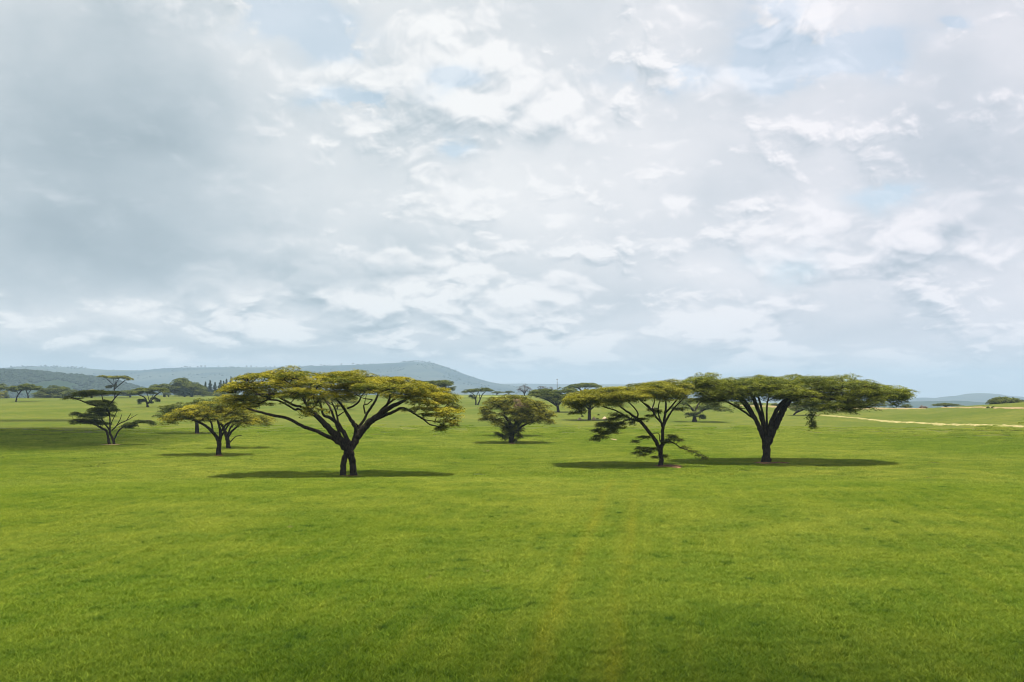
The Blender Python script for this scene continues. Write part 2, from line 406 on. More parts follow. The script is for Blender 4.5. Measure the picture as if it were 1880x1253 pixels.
ridge1, rv1 = hill('hill', [(-700, 690), (-400, 676), (0, 677), (75, 674), (150, 676), (200, 680), (285, 681), (330, 676), (400, 675), (500, 675), (560, 673), (640, 671), (700, 668),
      (760, 665), (795, 667), (820, 674), (838, 682), (860, 690), (885, 698), (905, 703), (935, 708), (980, 716), (1040, 728), (1120, 742)], 7000, 2200, 1500, -66, M_hill1, 5, 22)
ridge2, rv2 = hill('hill', [(-500, 668), (-200, 676), (0, 681), (55, 682), (100, 687), (150, 691), (190, 696), (215, 703), (240, 711), (262, 716), (300, 724), (350, 738), (420, 760)], 2600, 800, 700, -66, M_hill2, 9, 9)
hill('hill', [(500, 716), (800, 708), (905, 705), (960, 704.5), (1060, 706), (1140, 706), (1250, 709), (1400, 716), (1600, 728), (1750, 736), (2000, 745)], 9400, 1300, 900, -66, M_hill3, 13, 10)
hill('hill', [(1560, 748), (1620, 739), (1668, 733), (1695, 730), (1712, 732), (1722, 733), (1738, 729), (1752, 727.5), (1765, 727), (1780, 723), (1797, 722), (1812, 722.5), (1828, 726),
      (1850, 727.5), (1872, 729), (1890, 733), (1960, 738), (2100, 730), (2300, 735), (2500, 748)], 7800, 900, 600, -66, M_hill3, 17, 8)
hill('hill', [(1480, 748), (1560, 742), (1640, 738), (1700, 737), (1760, 736), (1800, 739), (1880, 742), (2050, 740), (2300, 752)], 4300, 500, 400, -66, M_hill2, 21, 5)

# ------------------------------------------------------------------ trees
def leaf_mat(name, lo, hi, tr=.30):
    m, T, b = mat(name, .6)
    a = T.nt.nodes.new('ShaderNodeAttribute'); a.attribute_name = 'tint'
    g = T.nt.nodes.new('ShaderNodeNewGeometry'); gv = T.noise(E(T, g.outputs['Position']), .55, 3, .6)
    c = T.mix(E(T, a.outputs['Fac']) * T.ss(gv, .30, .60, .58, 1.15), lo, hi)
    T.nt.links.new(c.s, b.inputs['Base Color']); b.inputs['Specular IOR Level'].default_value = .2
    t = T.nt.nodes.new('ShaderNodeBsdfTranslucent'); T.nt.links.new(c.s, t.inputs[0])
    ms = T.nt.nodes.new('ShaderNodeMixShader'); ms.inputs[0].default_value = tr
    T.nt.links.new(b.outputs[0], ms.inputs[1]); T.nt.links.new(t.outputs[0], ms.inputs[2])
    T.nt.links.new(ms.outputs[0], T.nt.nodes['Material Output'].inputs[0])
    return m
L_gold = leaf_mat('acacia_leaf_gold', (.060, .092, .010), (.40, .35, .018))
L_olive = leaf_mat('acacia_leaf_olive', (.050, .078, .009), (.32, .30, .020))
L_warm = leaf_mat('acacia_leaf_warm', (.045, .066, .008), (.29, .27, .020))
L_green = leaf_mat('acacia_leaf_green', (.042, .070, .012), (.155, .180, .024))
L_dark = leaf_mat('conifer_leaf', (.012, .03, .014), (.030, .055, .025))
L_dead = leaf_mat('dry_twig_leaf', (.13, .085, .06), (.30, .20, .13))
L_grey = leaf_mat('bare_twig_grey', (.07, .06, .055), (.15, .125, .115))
def bark_mat():
    m, T, b = mat('acacia_bark', .9)
    tc = T.nt.nodes.new('ShaderNodeTexCoord'); x, y, z = T.sep(E(T, tc.outputs['Object']))
    n = T.noise(T.xyz(x, y, z * .25), 9.0, 6, .7); n2 = T.noise(T.xyz(x, y, z), 1.4, 4, .6)
    c = T.mix(T.ss(n, .35, .65), (.014, .011, .009), (.052, .041, .031))
    c = T.mix(T.ss(n2, .58, .70) * .5, c, (.065, .062, .036))
    T.nt.links.new(c.s, b.inputs['Base Color']); b.inputs['Specular IOR Level'].default_value = .1
    bp = T.nt.nodes.new('ShaderNodeBump'); bp.inputs['Strength'].default_value = .9; bp.inputs['Distance'].default_value = .06
    T.nt.links.new(n.s, bp.inputs['Height']); T.nt.links.new(bp.outputs[0], b.inputs['Normal'])
    return m
M_bark = bark_mat()

def smooth_path(P, rad, sub):
    P = np.asarray(P, float); rad = np.asarray(rad, float)
    if len(P) < 3 or sub < 2:
        if sub > 1:
            t = np.linspace(0, 1, sub + 1)[:, None]; return P[0] * (1 - t) + P[-1] * t, np.interp(t[:, 0], [0, 1], [rad[0], rad[-1]])
        return P, rad
    Q = np.vstack([2 * P[0] - P[1], P, 2 * P[-1] - P[-2]]); out = []; ro = []
    for k in range(len(P) - 1):
        p0, p1, p2, p3 = Q[k], Q[k + 1], Q[k + 2], Q[k + 3]
        for s in range(sub):
            t = s / sub
            out.append(.5 * (2 * p1 + (p2 - p0) * t + (2 * p0 - 5 * p1 + 4 * p2 - p3) * t * t + (3 * p1 - p0 - 3 * p2 + p3) * t ** 3))
            ro.append(rad[k] * (1 - t) + rad[k + 1] * t)
    out.append(P[-1]); ro.append(rad[-1])
    return np.array(out), np.array(ro)
class Wood:
    def __init__(s): s.V = []; s.Q = []; s.n = 0
    def tube(s, P, rad, seg=7, rng=None, jit=.0):
        P = np.asarray(P, float)
        T_ = np.gradient(P, axis=0); T_ /= np.linalg.norm(T_, axis=1)[:, None] + 1e-9
        ref = np.array([.31, .95, .05]) if abs(T_[0][1]) < .8 else np.array([1., 0, 0])
        U = np.cross(T_, ref); U /= np.linalg.norm(U, axis=1)[:, None] + 1e-9; Wv = np.cross(T_, U)
        a = np.linspace(0, 2 * math.pi, seg, endpoint=False)
        rr = np.asarray(rad)[:, None] * np.ones(seg)[None]
        if rng is not None: rr = rr * (1 + jit * rng.uniform(-1, 1, rr.shape) + jit * .8 * np.cos(a * 2 + rng.rand() * 6)[None])
        ring = P[:, None] + rr[..., None] * (np.cos(a)[None, :, None] * U[:, None] + np.sin(a)[None, :, None] * Wv[:, None])
        m = len(P); V = ring.reshape(-1, 3); V = np.vstack([V, P[-1][None]])
        i, j = np.meshgrid(np.arange(m - 1), np.arange(seg), indexing='ij')
        Q = np.stack([i * seg + j, i * seg + (j + 1) % seg, (i + 1) * seg + (j + 1) % seg, (i + 1) * seg + j], -1).reshape(-1, 4)
        k = np.arange(seg); cap = np.stack([(m - 1) * seg + k, (m - 1) * seg + (k + 1) % seg, np.full(seg, m * seg), np.full(seg, m * seg)], -1)
        s.V.append(V); s.Q.append(Q + s.n); s.C = getattr(s, 'C', []); s.C.append(cap[:, :3] + s.n); s.n += len(V)
    def build(s, parent, material=None):
        return mesh_obj('trunk', np.vstack(s.V), [np.vstack(s.Q), np.vstack(s.C)], material or M_bark, parent, smooth=True)

def foliage(pads, rng, leaf, dens, spray=.5, droop=.0):
    """pads (n,6): centre xyz and half sizes xyz. Flat feathery sprays of leaflets laid over and through each pad."""
    pads = np.asarray(pads, float)
    area = pads[:, 3] * pads[:, 4] * (1 + 1.2 * pads[:, 5] / np.maximum(.2, (pads[:, 3] + pads[:, 4]) / 2))
    ns = np.maximum(3, (area * dens).astype(int))
    idx = np.repeat(np.arange(len(pads)), ns); n = len(idx); p = pads[idx]
    r = np.sqrt(rng.rand(n)) * rng.uniform(.85, 1.08, n); th = rng.uniform(0, 2 * math.pi, n)
    dome = np.sqrt(np.clip(1 - np.minimum(r, 1) ** 2, 0, 1))
    v = np.where(rng.rand(n) < .62, rng.uniform(.65, 1.05, n), rng.uniform(-.5, .8, n))
    ux, uy = np.cos(th), np.sin(th)
    c = p[:, :3] + np.stack([p[:, 3] * r * ux, p[:, 4] * r * uy, p[:, 5] * (dome * v * 1.3 - .35) ], -1)
    nrm = np.stack([ux * r * .55 * p[:, 5] / p[:, 3] * 2 + rng.normal(0, .22, n), uy * r * .55 * p[:, 5] / p[:, 4] * 2 + rng.normal(0, .22, n), np.ones(n)], -1)
    nrm /= np.linalg.norm(nrm, axis=1)[:, None]
    t1 = np.cross(nrm, np.array([0, 1., 0])); t1 /= np.linalg.norm(t1, axis=1)[:, None]; t2 = np.cross(nrm, t1)
    K = 18
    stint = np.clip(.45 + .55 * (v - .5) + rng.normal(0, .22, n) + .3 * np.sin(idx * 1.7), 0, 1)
    sr = spray * rng.uniform(.6, 1.25, n)
    ang = rng.uniform(0, 2 * math.pi, (n, K)); rad = np.sqrt(rng.rand(n, K)) * sr[:, None]
    ca, sa = np.cos(ang), np.sin(ang)
    pos = c[:, None] + (ca * rad)[..., None] * t1[:, None] + (sa * rad)[..., None] * t2[:, None] + (rng.normal(0, .06, (n, K)) * spray - .18 * rad ** 2 / spray)[..., None] * nrm[:, None]
    ori = ang + rng.normal(0, .5, (n, K))
    d = (np.cos(ori))[..., None] * t1[:, None] + np.sin(ori)[..., None] * t2[:, None] + rng.normal(0, .28, (n, K, 3)) - np.array([0, 0, droop])
    d /= np.linalg.norm(d, axis=-1)[..., None]
    nn = nrm[:, None] + rng.normal(0, .35, (n, K, 3)); w = np.cross(d, nn); w /= np.linalg.norm(w, axis=-1)[..., None]
    L = leaf * rng.uniform(.6, 1.3, (n, K))[..., None]; Wd = L * .38
    A_ = pos - d * L * .5; B_ = pos + d * L * .5
    q = np.stack([A_, pos + w * Wd * .5 - d * L * .05, B_, pos - w * Wd * .5 - d * L * .05], 2).reshape(-1, 3)
    m = n * K
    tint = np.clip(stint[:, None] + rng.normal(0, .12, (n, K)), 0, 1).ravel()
    return q, np.arange(m * 4).reshape(-1, 4), tint

TREES = []
def tree_root(name, G, label, cat='tree', group=None):
    o = bpy.data.objects.new(name, None); COL.objects.link(o); o.location = tuple(G); o.empty_display_size = 1
    tag(o, label, cat, group); return o

def fill_depth(pads, rng, depth, cx, halfw, copies=1.0, jit=.35):
    """spread traced pads into the crown's real depth: the crown is a disc, its depth shrinks towards its ends"""
    out = [list(p) for p in pads]
    for p in pads:
        k = int(copies) + (rng.rand() < copies % 1)
        dm = depth * math.sqrt(max(.05, 1 - min(1, abs(p[0] - cx) / halfw) ** 2))
        for _ in range(k):
            y = rng.choice([-1, 1]) * rng.uniform(.35, 1.0) * dm
            f = 1 - .10 * abs(y) / depth
            out.append([cx + (p[0] - cx) * f + rng.normal(0, jit), y, p[2] - .25 * abs(y) / depth + rng.normal(0, .12), p[3] * rng.uniform(.7, 1.1), p[4] * rng.uniform(.7, 1.1), p[5] * rng.uniform(.7, 1)])
    return out

def env_pads(top, bot, rng, n, depth, size, flat=.32, vb=1.5, rim=.28):
    """pads through the volume between a crown's upper and lower profile (metres, x across)"""
    x0, x1 = top[0][0], top[-1][0]; cx = (x0 + x1) / 2; hw = (x1 - x0) / 2
    tx, tz = zip(*top); bx, bz = zip(*bot); out = []
    for k in range(n):
        sx = size * rng.uniform(.65, 1.3)
        x = rng.uniform(x0 + sx * .85, x1 - sx * .85) if hw > sx else cx
        u = rng.uniform(-1, 1); dm = depth * math.sqrt(max(.03, 1 - min(1, abs(x - cx) / hw) ** 2.2))
        y = u * dm
        t, b = np.interp(x, tx, tz), np.interp(x, bx, bz)
        t = t - rim * (t - b) * u * u; sz = min(sx * flat, max(.12, (t - b) * .5))
        v = rng.rand() ** (1 / vb)
        out.append([x, y, b + sz * .4 + max(0, (t - b - sz * 1.2)) * v + rng.normal(0, .10 * sz + .02 * (t - b)), sx, sx * rng.uniform(.8, 1.15), sz * rng.uniform(.7, 1.1)])
    return out

def connect(wood, limbs, pads, rng, r0, r1, seg=4, twig=True):
    """thin branches growing from the limbs out to every leaf pad, each from the nearest wood already grown"""
    pts = np.vstack([l[0][len(l[0]) // 3:] for l in limbs])
    C = np.array([[p[0], p[1], p[2] - .1 * p[5]] for p in pads])
    first = np.array([np.linalg.norm(pts - c, axis=1).min() for c in C])
    for i in np.argsort(first):
        p = pads[i]; e = C[i]
        dd = np.linalg.norm((pts - e) * [1, 1, 1.2], axis=1) + np.where(pts[:, 2] > e[2] + .6, .8, 0)
        k = np.argmin(dd); s = pts[k]; D = np.linalg.norm(e - s)
        if D < .15: continue
        mid = (s + e) / 2 + rng.normal(0, .07 * D, 3) + [0, 0, -.08 * D]
        P, rd = smooth_path([s, mid, e], [r0, (r0 + r1) / 2, r1], 4)
        wood.tube(P, rd, seg); pts = np.vstack([pts, P[3::3]])
        if twig:
            for _ in range(3):
                a = rng.uniform(0, 2 * math.pi)
                t = e + [math.cos(a) * p[3] * .8, math.sin(a) * p[4] * .8, p[5] * .3]
                s2 = P[-rng.randint(2, 5)]
                wood.tube(np.array([s2, (s2 + t) / 2 + rng.normal(0, .05, 3) + [0, 0, -.05], t]), [r1, r1 * .8, r1 * .4], 3)

def build_tree(base, label, limbs=None, pads=None, top=None, bot=None, n=30, depth=None, size=None, leaf=.26, dens=9, spray=.5,
               material=None, seed=1, name='acacia_tree', conv=None, copies=1.0, group=None, dfix=None, conn=True, trunkpx=2.5, nl=6,
               dead=None, fork=.35, flat=.32, vb=1.5, cat='tree', bark=None, droop=0., seg=8, under=None, spread=.8, flare=1.25, cr=.045, rim=.28):
    G = ground_at(base[0], base[1], dfix); ppm = F / G[1] * 1.0
    rng = np.random.RandomState(seed)
    print('%-60s d=%.0f ppm=%.2f' % (label[:60], G[1], ppm))
    cv = conv or (lambda x, y: (x, y)); sc = 1.0
    if conv: sc = conv.scale
    gy = 720 + (CAMH - G[2]) * F / G[1]     # the row where the base really stands
    def M(x, y):
        x, y = cv(x, y); return (x - base[0]) / ppm, (gy - y) / ppm
    root = tree_root(name, G, label, cat, group)
    L = []
    wood = Wood()
    if limbs:
        for l in limbs:
            P = []; rd = []
            for q in l:
                X_, Z_ = M(q[0], q[1]); P.append([X_, (q[3] if len(q) > 3 else 0), Z_]); rd.append(q[2] / sc / ppm)
            if abs(P[0][2]) < .5: P[0][2] = -.25; rd[0] *= flare
            P, rd = smooth_path(P, rd, 5)
            if len(P) > 6: P[1:-1] += rng.normal(0, .12, P[1:-1].shape) * np.minimum(rd[1:-1], .35)[:, None]
            L.append((P, rd))
    PD = []
    if pads:
        for q in pads:
            X_, Z_ = M(q[0], q[1]); w = q[2] / sc / ppm; h = q[3] / sc / ppm
            PD.append([X_, q[4] if len(q) > 4 else 0, Z_, w, w * .8, h])
    if top:
        tp = [M(*q) for q in top]; bt = [M(*q) for q in bot]
        hw = (tp[-1][0] - tp[0][0]) / 2
        dpt = depth or hw * .8; sz = size or hw * .22; n = int(n * (1.0 if size else 1.5))
        EP = env_pads(tp, bt, rng, n, dpt, sz, flat, vb, rim)
    else: EP = []
    if pads and copies > 0:
        xs = [q[0] for q in PD]; cx = (min(xs) + max(xs)) / 2; hw = (max(xs) - min(xs)) / 2 + 1
        PD = fill_depth(PD, rng, depth or hw * .7, cx, hw, copies)
    PD = PD + EP; UN = []
    if under:
        for q in under:
            X_, Z_ = M(q[0], q[1]); w = q[2] / sc / ppm; h = q[3] / sc / ppm
            UN.append([X_, q[4] if len(q) > 4 else 0, Z_, w, w, h])
    PD = PD + UN
    if not limbs:
        # a stem that forks and fans out under the crown
        x0 = 0; r = trunkpx / ppm
        ctrx = np.mean([p[0] for p in PD]); zc = np.mean([p[2] for p in PD]); xs = [p[0] for p in PD]; hw = (max(xs) - min(xs)) / 2
        zf = zc * fork
        P, rd = smooth_path([[0, 0, -.25], [ctrx * .08, 0, zf * .5], [ctrx * .2, 0, zf]], [r * flare, r, r * .95], 4); L.append((P, rd))
        for k in range(nl):
            a = 2 * math.pi * (k + rng.uniform(-.2, .2)) / nl; f = rng.uniform(.5, 1) * spread
            e = np.array([ctrx + math.cos(a) * hw * f, math.sin(a) * hw * .7 * f, zc + rng.uniform(-.1, .1)])
            s = np.array([ctrx * .2, 0, zf]); m_ = s + (e - s) * [.4, .4, .5] + rng.normal(0, .04 * hw, 3)
            P, rd = smooth_path([s - [0, 0, .15], m_, e], [r * .62, r * .42, r * .15], 4); L.append((P, rd))
    for P, rd in L: wood.tube(P, rd, seg, rng, .08)
    if conn: connect(wood, L, PD, rng, cr, cr * .4, 4, twig=conn != 'light')
    wood.build(root, bark)
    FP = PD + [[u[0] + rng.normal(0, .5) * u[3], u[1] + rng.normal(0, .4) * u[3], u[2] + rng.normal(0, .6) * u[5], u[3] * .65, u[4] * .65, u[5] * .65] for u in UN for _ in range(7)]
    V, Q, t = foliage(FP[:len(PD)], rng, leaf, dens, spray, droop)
    if UN:      # the low sprays get a darker, greener leaf tint
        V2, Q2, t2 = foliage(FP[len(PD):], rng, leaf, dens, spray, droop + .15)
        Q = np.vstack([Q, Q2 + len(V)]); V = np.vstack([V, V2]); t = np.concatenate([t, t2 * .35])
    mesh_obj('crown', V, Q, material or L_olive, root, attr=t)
    if dead:
        DP = []
        for q in dead:
            X_, Z_ = M(q[0], q[1]); w = q[2] / sc / ppm; h = q[3] / sc / ppm; DP.append([X_, q[4], Z_, w, w, h])
        V, Q, t = foliage(DP, rng, leaf * .8, dens, spray); mesh_obj('dead_twigs', V, Q, L_dead, root, attr=t)
    TREES.append((root, G)); return root
def crop(ox, oy, s):
    f = lambda x, y: (ox + x / s, oy + y / s); f.scale = s; return f

# --- the big tree left of centre, on two crossing stems
c3 = crop(400, 640, 3.9167)
build_tree((638, 877), 'large wide-crowned acacia with golden crown on two crossing stems, left of centre',
 conv=c3, seed=11, material=L_gold, leaf=.18, dens=30, spray=.42, depth=7.0, copies=1.45, cr=.055,
 limbs=[
 [(908,930,22,0),(902,860,21,0),(908,800,21,0),(925,755,23,.1),(950,720,25,.2),(975,680,26,.3),(1010,620,26,.3),(1080,540,24,0),(1160,482,20,-.5),(1255,415,15,-1),(1340,380,10,-2),(1400,330,6,-3)],
 [(965,930,23,.3),(968,850,23,.3),(962,790,24,.2),(945,745,27,0),(915,700,27,-.2),(870,640,26,-.4),(810,575,22,-.8),(745,505,18,-1.2),(690,445,13,-1.6),(640,385,10,-1),(590,320,8,0),(520,265,5,1)],
 [(900,690,20,-.3),(840,650,16,-.6),(790,625,14,-1),(720,585,13,-1.5),(650,560,12,-2),(540,500,11,-2.5),(440,475,10,-3),(350,450,8,-3.2),(270,430,6,-3)],
 [(950,715,18,.5),(900,620,17,.8),(840,540,15,1.3),(780,500,13,1.6),(730,480,9,2),(700,400,7,2.5),(660,340,5,3)],
 [(765,520,10,-1),(700,480,9,-1),(640,465,9,-1),(590,435,8,-.8),(560,440,7,-.6),(500,405,7,-.4),(430,375,6,0),(340,370,5,.5)],
 [(690,450,9,-1.2),(620,420,9,-1.5),(560,400,8,-2),(490,360,8,-2.2),(430,330,7,-2.5),(320,330,5,-3)],
 [(640,400,8,0),(655,340,8,.5),(690,290,6,1),(720,240,4,1)],
 [(890,610,9,.6),(860,560,9,.8),(845,500,8,1),(838,470,7,1),(820,420,6,1),(800,385,4,1)],
 [(843,490,5,1),(880,465,4,1),(900,450,3,1)],
 [(955,720,14,.4),(975,650,14,.4),(990,590,15,.2),(975,540,15,-.2),(945,485,13,-.7),(920,440,11,-1),(890,390,8,-1.5),(850,335,5,-2)],
 [(985,585,11,.2),(1030,530,10,.8),(1060,460,9,1.5),(1090,410,9,2),(1115,360,8,2.3),(1140,300,5,2.6)],
 [(1025,590,8,.3),(1000,560,8,.3),(985,540,8,0)],
 [(940,430,7,-1),(990,410,7,-1.4),(1030,380,7,-1.8),(1045,345,5,-2)],
 [(1045,470,6,1),(1035,410,5,1),(1060,400,4,1.4),(1090,370,4,1.8)],
 [(1155,490,11,-.4),(1200,420,9,.5),(1222,350,8,1.5),(1230,290,5,2)],
 [(1130,510,14,0),(1200,478,12,-.4),(1260,458,11,-1),(1320,430,10,-1.4),(1370,438,8,-1.7),(1430,470,7,-2),(1480,500,6,-2.1),(1530,540,5,-2.2),(1585,555,4,-2.2),(1615,585,3,-2.2)],
 [(1470,500,4,-2.1),(1510,510,3.5,-2.3),(1570,520,3,-2.4)],
 [(1300,395,11,0),(1380,350,8,1.5),(1480,330,6,3),(1560,330,4,4)],
 [(870,640,10,1),(800,520,9,3),(740,420,8,4.5),(640,320,5,6)],[(1040,590,10,.5),(1150,440,9,3),(1260,340,6,5),(1350,290,4,6)]],
 pads=[(530,150,60,30,0),(430,175,90,22,-1),(330,190,95,20,1),(610,182,100,24,1),(510,215,120,30,-2),(245,195,70,14,0),(690,200,60,18,1),
 (210,222,75,18,0),(150,262,95,22,-1),(100,300,60,18,0),(260,270,110,24,-2),(400,260,110,26,2),(540,270,110,28,3),(640,250,80,28,2),(320,325,110,22,-2),(450,310,80,20,1),(560,335,70,22,2),(660,300,60,26,3),
 (190,355,95,22,0),(110,360,80,18,1),(240,395,90,20,1),(150,410,60,16,-1),(525,388,38,11,-3),
 (870,185,125,20,1),(1010,172,80,22,0),(800,212,100,20,2),(950,218,150,20,3),(1110,225,80,20,1),
 (1000,275,150,18,-3),(870,295,100,18,-3),(900,335,120,20,-4),(780,350,75,16,-4),(750,385,60,14,-3),(1080,290,90,22,-2),(1190,285,100,24,-2),
 (680,425,60,16,-2),(690,465,50,14,-1),(740,440,45,12,0),
 (1300,222,110,16,0),(1240,250,130,22,1),(1400,248,110,20,1),(1470,275,110,20,-1),(1560,300,110,20,0),(1340,290,110,22,-2),(1250,325,90,18,-3),(1420,325,90,20,2),(1530,335,110,22,-1),(1640,335,80,20,0),(1695,375,50,18,0),(1600,390,90,18,1),(1470,375,70,14,-2),(1690,415,50,16,0),(1560,435,95,14,-1),(1450,425,50,10,-2),(1660,485,60,16,-1),(1600,470,60,14,1),(1705,525,38,13,0),(1650,520,45,12,-1.5)],
 n=110, size=1.1, flat=.22, vb=1.5,
 top=[(60,300),(130,228),(240,176),(330,170),(430,152),(530,125),(620,158),(730,185),(800,178),(900,163),(1010,158),(1090,182),(1170,205),(1300,212),(1400,222),(1500,256),(1600,292),(1690,336),(1750,388)],
 bot=[(60,400),(150,430),(260,420),(340,350),(480,325),(560,380),(640,370),(700,320),(800,370),(900,360),(1000,320),(1100,325),(1250,355),(1400,365),(1480,405),(1600,480),(1700,530),(1750,525)],
 under=[(1600,575,26,10,-2.2),(1630,550,30,10,-2),(1690,548,30,8,.4),(1500,470,40,8,-2)])

# --- slim acacia right of centre with drooping lower branches
c5 = crop(1020, 660, 5.529)
build_tree((1212, 858), 'open acacia with drooping leafy lower branches, just left of the broadest one',
 conv=c5, seed=12, material=L_olive, leaf=.17, dens=30, spray=.46, depth=5.5, copies=1.7, cr=.045,
 limbs=[
 [(1068,1095,25,0),(1070,1000,23,0),(1068,910,26,0),(1085,860,20,0),(1086,780,18,0),(1090,700,17,0),(1070,640,12,-.3),(1010,580,10,-.8),(980,530,9,-1.2),(920,480,8,-1.6),(860,430,6,-2),(840,400,4,-2)],
 [(1062,920,22,0),(1012,820,20,-.3),(950,740,18,-.6),(880,655,17,-.8),(820,600,14,-1),(740,542,11,-1.2),(665,490,9,-1.4),(600,430,6,-1)],
 [(850,630,10,-.8),(760,600,8,.2),(680,550,8,1),(610,515,7,1.5),(500,480,6,2),(400,430,4,2)],
 [(820,600,9,-1),(832,545,8,-.6),(800,490,7,-.2),(760,445,6,.2),(710,390,4,.6)],
 [(760,600,6,-1.4),(690,620,5,-1.8),(620,650,5,-2),(530,700,4,-2.2),(440,760,3.5,-2.4),(370,805,2.5,-2.5)],
 [(690,560,6,-1.2),(620,580,5,-1.8),(540,620,4,-2.2),(450,680,3,-2.6)],
 [(1092,690,14,0),(1110,610,13,.3),(1130,520,12,.8),(1138,440,9,1.2),(1130,380,6,1.6)],
 [(1100,680,13,.2),(1145,605,10,.8),(1210,520,8,1.6),(1285,450,6,2.4),(1375,380,4,3)],
 [(1130,540,10,.5),(1170,490,8,0),(1230,405,7,-.8),(1290,340,4,-1.5)],
 [(1000,570,8,-.8),(988,500,7,0),(1015,440,6,.8),(1020,390,4,1)],
 [(1075,640,9,0),(1058,560,7,.8),(1068,480,6,1.6),(1090,420,4,2)],
 [(980,530,7,-1),(940,470,6,-.4),(880,430,5,.4),(850,380,4,1)],
 [(1085,880,9,0),(1105,850,7,-.2),(1140,828,6,-.4),(1200,850,5,-.7),(1255,890,4.5,-1),(1340,920,3.5,-1.2),(1420,950,3,-1.4),(1485,992,2,-1.5)],
 [(1055,900,6,0),(1000,895,5,-.5),(920,915,4,-.9),(830,945,2.5,-1.2)],
 [(1060,830,5,0),(1045,755,4,-.4),(985,750,4,-.8),(900,792,3.5,-1.2),(800,825,2.5,-1.5)],
 [(1080,960,4,0),(1030,975,3,-.5),(990,985,2,-.8)]],
 pads=[(150,400,65,28,0),(230,370,90,26,-1),(180,450,75,22,0),(250,475,75,20,0),(350,400,110,30,1),(330,330,90,16,1),(430,325,110,20,0),(450,400,110,34,-1),(560,300,120,18,0),(600,360,120,28,1),(560,430,100,24,-1),
 (700,290,110,16,0),(760,340,110,26,-1),(680,400,90,22,1),(850,270,110,16,1),(880,320,100,22,-1),(860,385,80,18,1),(960,250,110,16,0),(1000,300,110,22,-1),(1060,355,100,20,0),(1080,230,110,14,1),(1150,280,110,22,-1),
 (1200,218,100,14,0),(1190,345,100,22,0),(1110,395,80,16,-1),(1290,250,90,18,0),(1310,320,85,20,0),(1290,385,70,16,1)],
 n=150, size=1.15, flat=.26, vb=1.3,
 top=[(85,405),(150,355),(230,325),(330,314),(560,280),(740,264),(850,255),(960,230),(1050,217),(1200,208),(1300,218),(1400,250)],
 bot=[(85,440),(150,495),(250,485),(400,435),(520,465),(620,455),(720,425),(850,415),(960,350),(1060,395),(1150,415),(1280,395),(1400,380)],
 under=[(600,560,50,12,-1.5),(665,578,50,12,-1.4),(520,640,60,14,-2),(455,650,48,12,-2.3),(620,650,60,12,-2),(560,700,50,10,-2.2),(470,740,50,12,-2.4),(740,610,40,10,-1),(1000,905,40,9,-.5),(1120,835,35,10,-.4),(560,600,60,12,-1.8),(480,665,75,16,-2.2),(420,710,55,14,-2.4),(590,680,70,10,-2),(440,770,60,13,-2.4),(385,800,38,11,-2.5),(540,730,55,9,-2.2),(640,640,50,10,-1.8),(200,545,45,8,0),(270,530,45,10,0),
 (890,600,60,8,-1.2),(950,570,45,8,-1),(1050,530,50,14,1),(1000,510,40,10,1),(1270,505,55,12,2),(780,640,30,10,-.5),
 (1180,780,55,16,-.6),(1150,815,45,12,-.4),(1250,815,38,10,-.8),(1290,890,42,9,-1),(1370,925,45,9,-1.2),(1440,965,38,9,-1.4),(1490,990,16,7,-1.5),(880,900,62,11,-1),(930,930,50,9,-.8),(820,935,38,8,-1.2),(880,960,40,7,-1),(880,780,50,6,-1.2),(800,825,25,6,-1.5),(1000,985,22,6,-.8),(1110,980,18,9,0)])

